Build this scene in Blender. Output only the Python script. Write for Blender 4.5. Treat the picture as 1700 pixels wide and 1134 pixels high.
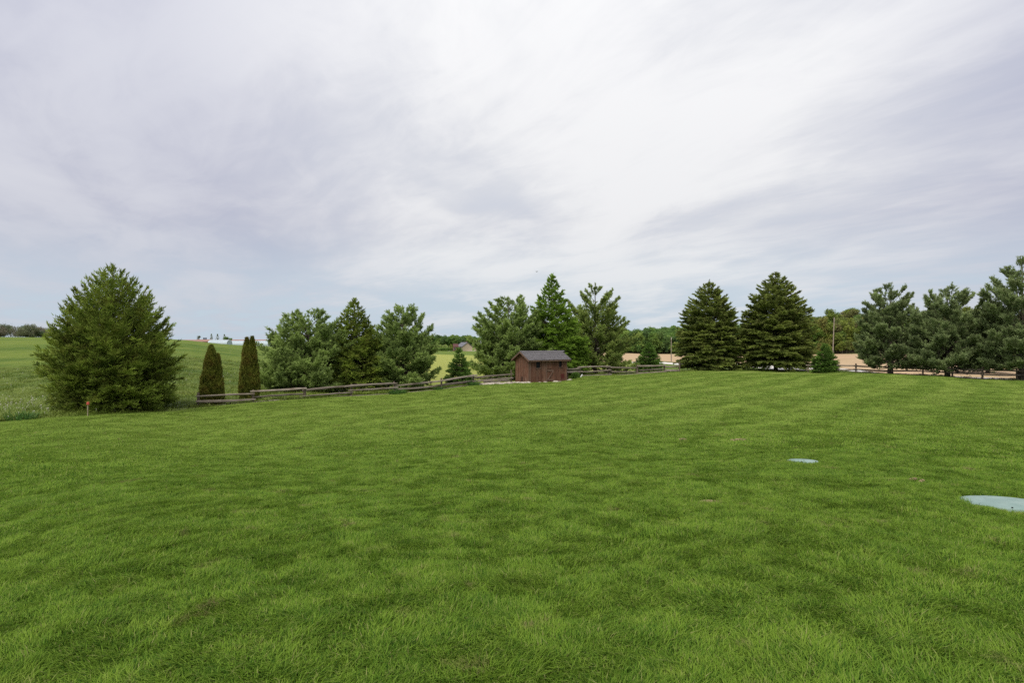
import bpy, math, random
import numpy as np
from mathutils import Vector, Matrix, Euler

# ------------------------------------------------------------------ camera, sky, sun, exposure
for o in list(bpy.data.objects):
    bpy.data.objects.remove(o)
SC = bpy.context.scene
COL = SC.collection
R = math.radians
CAM_H = 1.75                        # eye height above the lawn underfoot

cam = bpy.data.cameras.new("camera")
cam.sensor_width = 36.0
cam.lens = 36.0 * 1000 / 1700
cam.clip_start = 0.05
cam.clip_end = 12000
cam_ob = bpy.data.objects.new("camera", cam)
cam_ob.location = (0, 0, CAM_H)
cam_ob.rotation_euler = (R(90), 0, 0)
COL.objects.link(cam_ob)
SC.camera = cam_ob

SKY_EXP = 1.2                       # the photo is exposed for the lawn, well up
SUN_EL, SUN_AZ = 58.0, -158.0       # high veiled sun, over the left shoulder
sd = Vector((math.sin(R(SUN_AZ)) * math.cos(R(SUN_EL)), math.cos(R(SUN_AZ)) * math.cos(R(SUN_EL)), math.sin(R(SUN_EL))))


class NT:
    """small helper round a node tree"""
    def __init__(self, tree):
        self.t = tree
        tree.nodes.clear()

    def n(self, typ, _in=None, **kw):
        nd = self.t.nodes.new(typ)
        for k, v in kw.items():
            setattr(nd, k, v)
        for k, v in (_in or {}).items():
            self.set(nd.inputs[k], v)
        return nd

    def set(self, sock, v):
        if isinstance(v, bpy.types.NodeSocket):
            self.t.links.new(v, sock)
        elif isinstance(v, bpy.types.Node):
            self.t.links.new(v.outputs[0], sock)
        else:
            if hasattr(sock.default_value, '__len__') and not isinstance(v, str):
                v = tuple(v)
                if len(sock.default_value) == 4 and len(v) == 3:
                    v = v + (1.0,)
            sock.default_value = v

    def m(self, op, a, b=0.0, c=None, clamp=False):
        nd = self.t.nodes.new('ShaderNodeMath')
        nd.operation = op
        nd.use_clamp = clamp
        self.set(nd.inputs[0], a)
        self.set(nd.inputs[1], b)
        if c is not None:
            self.set(nd.inputs[2], c)
        return nd.outputs[0]

    def mix(self, f, a, b):
        nd = self.t.nodes.new('ShaderNodeMix')
        nd.data_type = 'RGBA'
        self.set(nd.inputs[0], f)
        self.set(nd.inputs[6], a)
        self.set(nd.inputs[7], b)
        return nd.outputs[2]

    def step(self, v, a, b, lo=0.0, hi=1.0):
        nd = self.t.nodes.new('ShaderNodeMapRange')
        nd.interpolation_type = 'SMOOTHSTEP'
        self.set(nd.inputs[0], v)
        for i, x in enumerate((a, b, lo, hi)):
            nd.inputs[i + 1].default_value = x
        return nd.outputs[0]

    def noise(self, vec, scale, detail=4.0, rough=0.55, dist=0.0):
        nd = self.t.nodes.new('ShaderNodeTexNoise')
        self.set(nd.inputs['Vector'], vec)
        nd.inputs['Scale'].default_value = scale
        nd.inputs['Detail'].default_value = detail
        nd.inputs['Roughness'].default_value = rough
        nd.inputs['Distortion'].default_value = dist
        return nd.outputs[0]

    def mapping(self, vec, loc=(0, 0, 0), rot=(0, 0, 0), scale=(1, 1, 1)):
        nd = self.t.nodes.new('ShaderNodeMapping')
        self.set(nd.inputs['Vector'], vec)
        nd.inputs['Location'].default_value = loc
        nd.inputs['Rotation'].default_value = rot
        nd.inputs['Scale'].default_value = scale
        return nd.outputs[0]


def make_world():
    w = bpy.data.worlds.new("World")
    SC.world = w
    w.use_nodes = True
    t = NT(w.node_tree)
    sky = t.n('ShaderNodeTexSky', sky_type='NISHITA', sun_disc=False, sun_elevation=R(SUN_EL),
              sun_rotation=R(SUN_AZ), altitude=250, air_density=1.0, dust_density=1.5, ozone_density=1.5)
    bg_sky = t.n('ShaderNodeBackground', {'Color': sky, 'Strength': 0.06})
    gen = t.n('ShaderNodeTexCoord').outputs['Generated']
    sep = t.n('ShaderNodeSeparateXYZ', {0: gen})
    x, y, z = sep.outputs
    zz = t.m('ADD', t.m('MAXIMUM', z, 0.0), 0.10)
    uv = t.n('ShaderNodeCombineXYZ', {0: t.m('DIVIDE', x, zz), 1: t.m('DIVIDE', y, zz), 2: 0.0}).outputs[0]
    # broad sheets of altostratus, then streaks drawn out by the wind
    def drawn(ang, sx, sy, loc, dist, det, rough):
        r1 = t.mapping(uv, rot=(0, 0, R(ang)))
        return t.noise(t.mapping(r1, loc=loc, scale=(sx, sy, 1)), 1.0, det, rough, dist)
    big = drawn(-24, 0.80, 0.50, (1.2, 18.6, 0), 0.5, 5.0, 0.5)
    strk = drawn(-30, 1.5, 0.70, (37.7, 26.0, 0), 1.0, 6.0, 0.55)
    fine = drawn(-36, 4.6, 2.0, (36.0, 4.5, 0), 1.2, 8.0, 0.62)
    s = t.m('ADD', t.m('ADD', t.m('MULTIPLY', big, 0.52), t.m('MULTIPLY', strk, 0.32)), t.m('MULTIPLY', fine, 0.16))
    dens = t.step(s, 0.385, 0.585)
    # the sheet is thinner, and so whiter, in a broad lane ahead
    lane = Vector((0.13, 0.92, 0.36)).normalized()
    dot = t.n('ShaderNodeVectorMath', {0: gen, 1: tuple(lane)}, operation='DOT_PRODUCT').outputs['Value']
    glow = t.m('ADD', t.step(dot, 0.80, 0.99), t.m('MULTIPLY', t.m('SUBTRACT', big, 0.5), 1.1), clamp=True)
    cl_dark = t.mix(glow, (0.530, 0.540, 0.645), (0.735, 0.745, 0.785))
    cl_lite = t.mix(glow, (0.645, 0.655, 0.735), (0.900, 0.900, 0.910))
    cl = t.mix(dens, cl_dark, cl_lite)
    # towards the horizon the sheet thins to a pale blue
    hz = t.step(z, 0.0, 0.20)
    hz2 = t.m('MULTIPLY', t.m('SUBTRACT', 1.0, hz), t.step(s, 0.60, 0.42, 0.35, 1.0))
    cl = t.mix(hz2, cl, (0.60, 0.72, 0.83))
    # an overcast sky is brighter overhead than at the horizon
    k = t.m('MULTIPLY', t.m('ADD', t.m('MULTIPLY', t.m('MAXIMUM', z, 0.0), 0.45), 0.88), 2 ** -SKY_EXP)
    cl = t.n('ShaderNodeVectorMath', {0: cl, 'Scale': k}, operation='SCALE').outputs[0]
    bg_cl = t.n('ShaderNodeBackground', {'Color': cl, 'Strength': 1.0})
    cover = t.step(s, 0.25, 0.52, 0.80, 0.97)
    mx = t.n('ShaderNodeMixShader', {0: cover, 1: bg_sky.outputs[0], 2: bg_cl.outputs[0]})
    t.n('ShaderNodeOutputWorld', {'Surface': mx.outputs[0]})


make_world()
sun = bpy.data.lights.new("sun", 'SUN')
sun.energy = 1.5
sun.angle = R(38)
sun.color = (1.0, 0.96, 0.90)
sun_ob = bpy.data.objects.new("sun", sun)
sun_ob.rotation_euler = sd.to_track_quat('Z', 'Y').to_euler()
sun_ob.location = sd * 60
COL.objects.link(sun_ob)

SC.render.engine = 'CYCLES'
SC.view_settings.view_transform = 'Standard'
SC.view_settings.look = 'None'
SC.view_settings.gamma = 1.0
SC.view_settings.use_curve_mapping = False
SC.view_settings.exposure = SKY_EXP
SC.cycles.max_bounces = 6
SC.cycles.diffuse_bounces = 3
SC.cycles.transmission_bounces = 4
SC.cycles.transparent_max_bounces = 4
SC.cycles.use_denoising = False
SC.cycles.caustics_reflective = False
SC.cycles.caustics_refractive = False

rng = np.random.default_rng(7)
random.seed(7)

# ------------------------------------------------------------------ helpers


def P(px, py, d):
    """point seen at photo pixel (px, py), d metres ahead (used to lay the place out)"""
    return Vector(((px - 850) / 1000 * d, d, CAM_H - (py - 567) / 1000 * d))


def tag(o, label=None, cat=None, group=None, kind=None):
    if label: o['label'] = label
    if cat: o['category'] = cat
    if group: o['group'] = group
    if kind: o['kind'] = kind
    return o


def link(name, data, mat=None, parent=None, loc=None):
    o = bpy.data.objects.new(name, data)
    COL.objects.link(o)
    if mat is not None:
        data.materials.clear()
        data.materials.append(mat)
    if parent is not None:
        o.parent = parent
    if loc is not None:
        o.location = loc
    return o


def thing(name, label, cat, loc=(0, 0, 0), rz=0.0, group=None):
    o = bpy.data.objects.new(name, None)
    o.empty_display_size = 0.3
    o.location = loc
    o.rotation_euler = (0, 0, rz)
    COL.objects.link(o)
    return tag(o, label, cat, group)


def npmesh(name, verts, faces, attrs=None, smooth=False):
    """mesh from arrays; faces is (N,3) or (N,4), attrs point floats"""
    verts = np.asarray(verts, dtype=np.float32)
    faces = np.asarray(faces, dtype=np.int32)
    me = bpy.data.meshes.new(name)
    k = faces.shape[1]
    me.vertices.add(len(verts))
    me.vertices.foreach_set('co', verts.ravel())
    me.loops.add(faces.size)
    me.loops.foreach_set('vertex_index', faces.ravel())
    me.polygons.add(len(faces))
    me.polygons.foreach_set('loop_start', np.arange(0, faces.size, k, dtype=np.int32))
    me.polygons.foreach_set('use_smooth', np.full(len(faces), smooth))
    for an, av in (attrs or {}).items():
        a = me.attributes.new(an, 'FLOAT', 'POINT')
        a.data.foreach_set('value', np.asarray(av, dtype=np.float32))
    me.update(calc_edges=True)
    return me


class MB:
    """collects rough boxes, logs and tubes into one mesh"""
    def __init__(self):
        self.v, self.f = [], []

    def add(self, vs, fs):
        b = len(self.v)
        self.v += [tuple(v) for v in vs]
        self.f += [tuple(i + b for i in f) for f in fs]
        return self

    def box(self, c, s, M=None):
        x, y, z = (k / 2 for k in s)
        vs = [Vector((sx * x, sy * y, sz * z)) for sz in (-1, 1) for sy in (-1, 1) for sx in (-1, 1)]
        if M is not None:
            vs = [M @ v for v in vs]
        vs = [v + Vector(c) for v in vs]
        return self.add(vs, [(0, 2, 3, 1), (4, 5, 7, 6), (0, 1, 5, 4), (1, 3, 7, 5), (3, 2, 6, 7), (2, 0, 4, 6)])

    def tube(self, pts, rads, n=7, jit=0.0, flat=1.0, ang0=0.0, caps=True):
        """loft a ring along pts; jit roughens each ring, flat squashes it"""
        pts = [Vector(p) for p in pts]
        shape = [1 + random.uniform(-jit, jit) for _ in range(n)]
        b = len(self.v)
        for i, p in enumerate(pts):
            d = (pts[min(i + 1, len(pts) - 1)] - pts[max(i - 1, 0)]).normalized()
            u = d.cross(Vector((0, 0, 1)))
            if u.length < 1e-3:
                u = Vector((1, 0, 0))
            u.normalize()
            w = u.cross(d).normalized()
            for k in range(n):
                a = ang0 + 2 * math.pi * k / n
                rr = rads[i] * shape[k] * (1 + random.uniform(-jit, jit) * 0.4)
                self.v.append(tuple(p + u * (math.cos(a) * rr) + w * (math.sin(a) * rr * flat)))
        for i in range(len(pts) - 1):
            for k in range(n):
                k2 = (k + 1) % n
                self.f.append((b + i * n + k, b + i * n + k2, b + (i + 1) * n + k2, b + (i + 1) * n + k))
        if caps:
            self.f.append(tuple(b + k for k in reversed(range(n))))
            e = b + (len(pts) - 1) * n
            self.f.append(tuple(e + k for k in range(n)))
        return self

    def mesh(self, name, smooth=False):
        me = bpy.data.meshes.new(name)
        me.from_pydata(self.v, [], self.f)
        if smooth:
            me.polygons.foreach_set('use_smooth', [True] * len(me.polygons))
        me.update()
        return me

    def build(self, name, mat, parent=None, loc=None, smooth=False):
        return link(name, self.mesh(name, smooth), mat, parent, loc)


# ------------------------------------------------------------------ materials

def new_mat(name):
    m = bpy.data.materials.new(name)
    m.use_nodes = True
    return m, NT(m.node_tree)


def finish(t, col, rough=0.8, spec=0.2, trans=0.0, bump=None, bdist=0.01, tcol=None):
    kw = {'Base Color': col, 'Roughness': rough, 'Specular IOR Level': spec}
    if bump is not None:
        kw['Normal'] = t.n('ShaderNodeBump', {'Height': bump, 'Strength': 0.8, 'Distance': bdist}).outputs[0]
    sh = t.n('ShaderNodeBsdfPrincipled', kw).outputs[0]
    if trans > 0:
        tr = t.n('ShaderNodeBsdfTranslucent', {'Color': tcol if tcol is not None else col}).outputs[0]
        sh = t.n('ShaderNodeMixShader', {0: trans, 1: sh, 2: tr}).outputs[0]
    t.n('ShaderNodeOutputMaterial', {'Surface': sh})


def attr(t, name, typ='GEOMETRY'):
    return t.n('ShaderNodeAttribute', attribute_name=name, attribute_type=typ).outputs['Fac']


def wpos(t):
    return t.n('ShaderNodeNewGeometry').outputs['Position']


def opos(t):
    return t.n('ShaderNodeTexCoord').outputs['Object']


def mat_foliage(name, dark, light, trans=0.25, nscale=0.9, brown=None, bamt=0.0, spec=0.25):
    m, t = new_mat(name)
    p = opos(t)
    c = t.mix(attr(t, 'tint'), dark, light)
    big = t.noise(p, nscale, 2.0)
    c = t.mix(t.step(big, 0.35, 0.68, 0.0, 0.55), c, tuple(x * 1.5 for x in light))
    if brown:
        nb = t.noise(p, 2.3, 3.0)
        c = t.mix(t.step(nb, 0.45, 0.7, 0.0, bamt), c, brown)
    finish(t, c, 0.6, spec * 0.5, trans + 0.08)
    return m


def lawn_colour(t, p):
    """turf tone plus painted far brightness and stripe sheen, shared by the soil sheet and the blades on it"""
    fl = t.mapping(p, scale=(1, 1, 0))
    n1 = t.noise(fl, 0.16, 3.0, 0.5)
    n2 = t.noise(fl, 2.1, 6.0, 0.70)
    n3 = t.noise(fl, 5.5, 3.0, 0.6)
    n4 = t.noise(t.mapping(p, loc=(31, 17, 0), scale=(1, 1, 0)), 3.2, 4.0, 0.65)
    c = t.mix(t.step(n2, 0.28, 0.70), (0.095, 0.203, 0.018), (0.223, 0.351, 0.037))
    c = t.mix(t.step(n1, 0.38, 0.62, 0.0, 0.35), c, (0.242, 0.363, 0.043))
    c = t.mix(t.step(n3, 0.42, 0.70, 0.0, 0.32), c, (0.070, 0.169, 0.018))
    c = t.mix(t.step(n4, 0.56, 0.70, 0.0, 0.5), c, (0.296, 0.393, 0.061))
    # mower stripes on the far half of the lawn: leaning-grass sheen painted as bands
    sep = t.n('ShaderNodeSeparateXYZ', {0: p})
    wob = t.noise(t.mapping(p, scale=(1, 1, 0)), 0.05, 1.0)
    cr = t.m('SUBTRACT', t.m('MULTIPLY', sep.outputs[0], math.cos(R(38))), t.m('MULTIPLY', sep.outputs[1], math.sin(R(38))))
    cr = t.m('ADD', cr, t.m('MULTIPLY', wob, 5.0))
    c = t.mix(t.step(sep.outputs[1], 5.0, 30.0, 0.0, 0.62), c, (0.350, 0.447, 0.094))  # brightness of the far lawn at grazing view, painted into the colour
    st = t.step(t.m('SINE', t.m('MULTIPLY', cr, 2 * math.pi / 2.6)), -0.5, 0.5)
    far = t.m('MULTIPLY', t.step(sep.outputs[1], 10.0, 26.0), t.step(sep.outputs[0], -16.0, 12.0, 0.08, 0.42))
    c = t.mix(t.m('MULTIPLY', st, far), c, (0.375, 0.484, 0.107))
    c = t.mix(t.m('MULTIPLY', t.m('SUBTRACT', 1.0, st), far), c, (0.157, 0.272, 0.037))
    return c


def mat_grass():
    m, t = new_mat('turf_blade')
    p = wpos(t)
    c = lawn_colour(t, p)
    r = attr(t, 'tint')
    c = t.mix(t.step(r, 0.25, 1.0, 0.0, 0.60), c, (0.27, 0.38, 0.06))
    n5 = t.noise(t.mapping(p, scale=(1, 1, 0)), 2.1, 3.0, 0.6)
    c = t.mix(t.m('MULTIPLY', t.step(n5, 0.60, 0.72), t.step(r, 0.35, 0.5)), c, (0.27, 0.25, 0.10))
    c = t.mix(t.step(r, 0.93, 0.96, 0.0, 0.8), c, (0.33, 0.33, 0.12))
    c = t.mix(t.step(r, 0.05, 0.30, 0.80, 0.0), c, (0.03, 0.09, 0.014))
    finish(t, c, 0.6, 0.05, 0.45)
    return m


def mat_lawn_soil():
    m, t = new_mat('lawn_soil')
    p = wpos(t)
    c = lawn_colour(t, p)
    n = t.noise(p, 18.0, 5.0, 0.7)
    c = t.mix(t.step(n, 0.3, 0.7, 0.75, 0.35), c, (0.06, 0.065, 0.02))
    finish(t, c, 0.95, 0.05, 0.0, t.noise(p, 40, 4), 0.03)
    return m


def mat_pasture():
    m, t = new_mat('pasture')
    p = wpos(t)
    flat = t.mapping(p, scale=(1, 1, 0))
    n1 = t.noise(t.mapping(p, rot=(0, 0, R(20)), scale=(0.012, 0.11, 0)), 1.0, 4.0, 0.6)
    n2 = t.noise(flat, 0.35, 5.0, 0.65)
    n3 = t.noise(flat, 3.0, 5.0, 0.7)
    c = t.mix(t.step(n1, 0.36, 0.64), (0.078, 0.134, 0.021), (0.152, 0.204, 0.035))
    c = t.mix(t.step(n2, 0.4, 0.7, 0.0, 0.6), c, (0.198, 0.232, 0.049))
    c = t.mix(t.step(n3, 0.45, 0.75, 0.0, 0.45), c, (0.055, 0.101, 0.016))
    c = t.mix(attr(t, 'crop'), c, (0.333, 0.350, 0.085))
    c = t.mix(attr(t, 'dry'), c, (0.296, 0.261, 0.106))
    c = t.mix(attr(t, 'litter_shade'), c, (0.068, 0.057, 0.031))
    finish(t, c, 0.9, 0.08, 0.0, t.noise(flat, 6.0, 6.0, 0.75), 0.25)
    return m


def mat_crop_blade():
    m, t = new_mat('field_blade')
    p = wpos(t)
    n2 = t.noise(t.mapping(p, scale=(1, 1, 0)), 0.35, 5.0, 0.65)
    n1 = t.noise(t.mapping(p, rot=(0, 0, R(20)), scale=(0.012, 0.11, 0)), 1.0, 4.0, 0.6)
    c = t.mix(t.step(n1, 0.36, 0.64), (0.076, 0.145, 0.021), (0.168, 0.237, 0.038))
    c = t.mix(t.step(n2, 0.4, 0.7, 0.0, 0.6), c, (0.249, 0.273, 0.059))
    c = t.mix(t.step(attr(t, 'tint'), 0.0, 1.0, 0.0, 0.5), c, (0.216, 0.273, 0.049))
    finish(t, c, 0.5, 0.25, 0.3)
    return m


def mat_earth():
    m, t = new_mat('ploughed_earth')
    p = wpos(t)
    row = t.noise(t.mapping(p, rot=(0, 0, R(62)), scale=(0.05, 1.6, 0)), 1.0, 4.0, 0.6)
    n2 = t.noise(t.mapping(p, scale=(1, 1, 0)), 0.07, 4.0)
    c = t.mix(t.step(row, 0.35, 0.65), (0.33, 0.235, 0.130), (0.50, 0.375, 0.225))
    c = t.mix(t.step(n2, 0.4, 0.65, 0.0, 0.6), c, (0.44, 0.30, 0.19))
    c = t.mix(t.step(t.noise(p, 2.0, 5.0, 0.7), 0.55, 0.7, 0.0, 0.4), c, (0.25, 0.21, 0.10))
    finish(t, c, 0.95, 0.05, 0.0, row, 0.12)
    return m


def mat_stone(name, a, b, scale=8.0, rough=0.9, bd=0.02):
    m, t = new_mat(name)
    p = opos(t)
    n = t.noise(p, scale, 6.0, 0.65)
    c = t.mix(t.step(n, 0.3, 0.7), a, b)
    finish(t, c, rough, 0.2, 0.0, t.noise(p, scale * 3, 5.0, 0.7), bd)
    return m


def mat_wood(name, a, b, stain, axis='Z', grain=22.0):
    """weathered timber, grain along the given local axis"""
    m, t = new_mat(name)
    p = t.n('ShaderNodeVectorMath', {0: opos(t), 1: t.n('ShaderNodeObjectInfo').outputs['Random']}, operation='ADD').outputs[0]
    sc = {'X': (0.08, 1, 1), 'Y': (1, 0.08, 1), 'Z': (1, 1, 0.08)}[axis]
    g = t.noise(t.mapping(p, scale=sc), grain, 5.0, 0.65, 0.3)
    n = t.noise(p, 2.2, 4.0, 0.6)
    rnd = t.n('ShaderNodeObjectInfo').outputs['Random']
    c = t.mix(t.step(g, 0.3, 0.7), a, b)
    c = t.mix(t.step(n, 0.42, 0.7, 0.0, 0.65), c, stain)
    c = t.mix(t.m('MULTIPLY', rnd, 0.55), c, tuple(x * 0.55 for x in a))
    finish(t, c, 0.85, 0.15, 0.0, g, 0.01)
    return m


def mat_plain(name, c, rough=0.7, spec=0.3, metal=0.0):
    m, t = new_mat(name)
    n = t.noise(opos(t), 3.0, 5.0, 0.6)
    cc = t.mix(t.step(n, 0.3, 0.7), tuple(x * 0.82 for x in c), c)
    t2 = t.n('ShaderNodeBsdfPrincipled', {'Base Color': cc, 'Roughness': rough, 'Specular IOR Level': spec, 'Metallic': metal})
    t.n('ShaderNodeOutputMaterial', {'Surface': t2.outputs[0]})
    return m


M = {
    'spruce': mat_foliage('spruce_needles', (0.044, 0.078, 0.012), (0.290, 0.370, 0.062), brown=(0.27, 0.21, 0.06), bamt=0.35),
    'spruce_lite': mat_foliage('fresh_spruce_needles', (0.055, 0.120, 0.016), (0.270, 0.400, 0.055), 0.3),
    'spruce_blue': mat_foliage('tall_spruce_needles', (0.055, 0.092, 0.022), (0.310, 0.365, 0.088), brown=(0.23, 0.175, 0.08), bamt=0.35),
    'young_spruce': mat_foliage('young_spruce_needles', (0.036, 0.085, 0.020), (0.190, 0.310, 0.060)),
    'white_pine': mat_foliage('soft_pine_needles', (0.095, 0.155, 0.042), (0.310, 0.400, 0.115), 0.3),
    'yellow_pine': mat_foliage('light_pine_needles', (0.090, 0.145, 0.034), (0.300, 0.380, 0.095), 0.3, brown=(0.26, 0.22, 0.08), bamt=0.4),
    'dark_pine': mat_foliage('stiff_pine_needles', (0.085, 0.130, 0.052), (0.270, 0.335, 0.135), 0.25, brown=(0.17, 0.15, 0.075), bamt=0.3),
    'cedar': mat_foliage('cedar_sprays', (0.075, 0.095, 0.016), (0.220, 0.235, 0.040), 0.2, 2.0, brown=(0.19, 0.11, 0.03), bamt=0.55),
    'bark': mat_wood('grey_bark', (0.07, 0.055, 0.042), (0.15, 0.12, 0.095), (0.05, 0.045, 0.035), 'Z', 14.0),
    'rail': mat_wood('weathered_rail', (0.18, 0.145, 0.11), (0.40, 0.345, 0.275), (0.15, 0.11, 0.075), 'X', 26.0),
    'post': mat_wood('weathered_post', (0.12, 0.09, 0.065), (0.26, 0.205, 0.155), (0.09, 0.065, 0.045), 'Z', 26.0),
    'board': mat_wood('stained_board', (0.095, 0.042, 0.025), (0.250, 0.125, 0.078), (0.230, 0.150, 0.105), 'Z', 20.0),
    'trim': mat_wood('worn_trim', (0.13, 0.075, 0.05), (0.25, 0.16, 0.115), (0.17, 0.12, 0.09), 'Z', 20.0),
    'shingle': mat_stone('grey_shingle', (0.075, 0.070, 0.072), (0.165, 0.155, 0.155), 9.0),
    'black': mat_plain('dark_inside', (0.006, 0.006, 0.007)),
    'red_stain': mat_plain('dark_red_paint', (0.10, 0.018, 0.014)),
    'limestone': mat_stone('pale_limestone', (0.24, 0.20, 0.145), (0.50, 0.45, 0.37), 5.0),
    'gravel': mat_stone('gravel', (0.50, 0.46, 0.40), (0.74, 0.71, 0.65), 1.2),
    'soil': mat_stone('crumbly_soil', (0.145, 0.108, 0.052), (0.33, 0.265, 0.14), 30.0),
    'dark_soil': mat_stone('near_black_crumbs', (0.018, 0.014, 0.008), (0.045, 0.034, 0.020), 30.0),  # near-black crumbs for the small hole in the turf
    'lid': None,
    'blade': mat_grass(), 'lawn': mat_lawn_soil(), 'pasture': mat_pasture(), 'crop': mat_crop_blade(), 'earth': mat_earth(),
}


def mat_lid():
    m, t = new_mat('faded_green_plastic')
    p = opos(t)
    n = t.noise(p, 4.0, 5.0, 0.65)
    c = t.mix(t.step(n, 0.3, 0.7), (0.185, 0.265, 0.235), (0.250, 0.330, 0.295))
    c = t.mix(t.step(t.noise(p, 14.0, 5.0, 0.7), 0.55, 0.75, 0.0, 0.35), c, (0.10, 0.12, 0.08))
    sc = t.noise(t.mapping(p, scale=(3.0, 9.0, 1)), 2.2, 3.0, 0.7, 1.0)
    c = t.mix(t.step(sc, 0.655, 0.675, 0.0, 0.80), c, (0.019, 0.024, 0.022))
    finish(t, c, 0.7, 0.15)
    return m


M['lid'] = mat_lid()

# ------------------------------------------------------------------ terrain
# control points: photo column, photo row, metres ahead -> smooth height field
CP = [(850, 1134, 3.1), (100, 1134, 3.2), (1600, 1134, 3.1), (850, 900, 5.7), (1660, 837, 7.0), (1333, 768, 9.95), (850, 770, 10.6), (300, 790, 10.0),
      (850, 700, 20.0), (1300, 690, 19.5), (1650, 690, 19.0), (350, 730, 18.0), (0, 740, 16.0),
      (0, 702, 23.0), (180, 692, 24.8), (330, 676.5, 30.0), (420, 669.5, 31.6), (505, 663, 33.3), (583, 659, 35.0), (655, 655, 36.8), (733, 648, 38.8),
      (787, 641, 41.0), (850, 637, 44.5), (879, 636, 45.9), (940, 633, 48.0), (962, 626, 51.0), (1012, 624, 54.0), (1058, 622, 56.5), (1103, 619, 58.5),
      (1127, 618, 60.0), (1175, 617, 60.0), (1290, 619, 58.5), (1370, 620, 56.0), (1421, 619.5, 54.0), (1478, 622, 51.5), (1573, 627, 47.5), (1693, 633, 43.5),
      (0, 655, 36.0), (0, 600, 75.0), (0, 561, 150.0), (0, 563, 300.0), (150, 561.5, 150.0), (300, 620, 52.0), (300, 564, 140.0), (300, 570, 260.0),
      (400, 615, 62.0), (400, 575, 150.0), (400, 574, 400.0), (560, 600, 90.0), (560, 580, 200.0), (560, 577, 500.0),
      (750, 600, 112.0), (750, 590, 190.0), (750, 583, 380.0), (750, 577, 560.0), (750, 570, 1200.0),
      (900, 600, 115.0), (900, 588, 260.0), (900, 577, 520.0),
      (1060, 601.5, 118.0), (1130, 605, 102.0), (1100, 600, 126.0), (1100, 588, 290.0), (1100, 576, 390.0), (1100, 563, 480.0),
      (1250, 604, 95.0), (1250, 588, 230.0), (1400, 612, 66.0), (1400, 588, 195.0), (1400, 572, 250.0), (1400, 549, 310.0),
      (1480, 623, 55.0), (1600, 628.5, 50.0), (1700, 632, 46.5), (1600, 608, 80.0), (1600, 590, 170.0), (1600, 556, 290.0)]
xyz = [P(*c) for c in CP]
ctl = [(p.x, p.y, p.z - CAM_H) for p in xyz]
for th, r, h in [(0, 0.6, 1.75), (90, 0.6, 1.75), (-90, 0.6, 1.75), (180, 0.6, 1.75), (180, 10, 1.6), (180, 100, 2.0), (180, 1000, 6), (90, 8, 1.85), (-90, 8, 2.1),
                 (90, 30, 2.3), (-90, 25, 2.9), (90, 110, 2.6), (-90, 110, 2.5), (90, 1000, 8), (-90, 1000, 6), (60, 40, 2.6), (-60, 30, 3.0), (55, 60, 2.8), (55, 200, 3.0),
                 (-55, 60, 2.9), (-55, 180, -0.5), (135, 60, 2.2), (-135, 60, 2.2), (135, 500, 5), (-135, 500, 5)] + \
        [(a, 2500, 12) for a in range(-150, 181, 30)] + [(a, 6000, 14) for a in range(-150, 181, 30)]:
    ctl.append((r * math.sin(R(th)), r * math.cos(R(th)), -h))
ctl = np.array(ctl)
KT = 2.2


def warp(x, y):
    r = np.hypot(x, y) + 0.8
    th = np.arctan2(x, y)
    lr = np.log(r)
    return np.stack([np.sin(th) * KT * (lr + 0.6), np.cos(th) * KT * (lr + 0.6)], -1)


def tps_fit(p, v, lam):
    n = len(p)
    d2 = ((p[:, None] - p[None]) ** 2).sum(-1)
    K = np.where(d2 > 0, 0.5 * d2 * np.log(d2 + 1e-12), 0) + lam * np.eye(n)
    A = np.zeros((n + 3, n + 3))
    A[:n, :n] = K
    A[:n, n] = 1
    A[:n, n + 1:] = p
    A[n:, :n] = A[:n, n:].T
    return np.linalg.solve(A, np.concatenate([v, np.zeros(3)]))


CW = warp(ctl[:, 0], ctl[:, 1])
WT = tps_fit(CW, ctl[:, 2], 1e-3)


def gz(x, y):
    x = np.atleast_1d(np.asarray(x, float))
    y = np.atleast_1d(np.asarray(y, float))
    out = np.empty(len(x))
    for i in range(0, len(x), 20000):
        q = warp(x[i:i + 20000], y[i:i + 20000])
        d2 = ((q[:, None] - CW[None]) ** 2).sum(-1)
        out[i:i + 20000] = (0.5 * d2 * np.log(d2 + 1e-12)) @ WT[:-3] + WT[-3] + q @ WT[-2:]
    return out + CAM_H


def g1(x, y):
    return float(gz([x], [y])[0])


def gp(px, d):
    """ground point in photo column px, d metres ahead"""
    x = (px - 850) / 1000 * d
    return Vector((x, d, g1(x, d)))


def polar_sheet(name, ths, rfun0, rfun1, fr, lift, mat, attrs=None):
    """sheet between two radii round the house, following the terrain"""
    T, F = np.meshgrid(ths, fr, indexing='ij')
    r0, r1 = rfun0(T), rfun1(T)
    Rr = r0 + (r1 - r0) * F
    x, y = (Rr * np.sin(T)).ravel(), (Rr * np.cos(T)).ravel()
    z = gz(x, y) + lift
    a, b = T.shape
    i = np.arange(a * b).reshape(a, b)
    f = np.stack([i[:-1, :-1], i[:-1, 1:], i[1:, 1:], i[1:, :-1]], -1).reshape(-1, 4)[:, ::-1]
    at = attrs(x, y) if attrs else None
    return link(name, npmesh(name, np.stack([x, y, z], -1), f, at, True), mat)


def sstep(v, a, b):
    k = np.clip((v - a) / (b - a), 0, 1)
    return k * k * (3 - 2 * k)


# ploughed field beyond the drive
pf0 = np.array([(4, 128), (10, 128), (14, 128), (16, 118), (20, 105), (24, 92), (28, 76), (32, 69), (36, 66), (40, 63), (46, 60), (60, 60)])
pf1 = np.array([(4, 290), (14, 298), (20, 260), (24, 245), (29, 222), (33, 210), (37, 214), (42, 200), (60, 190)])


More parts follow.
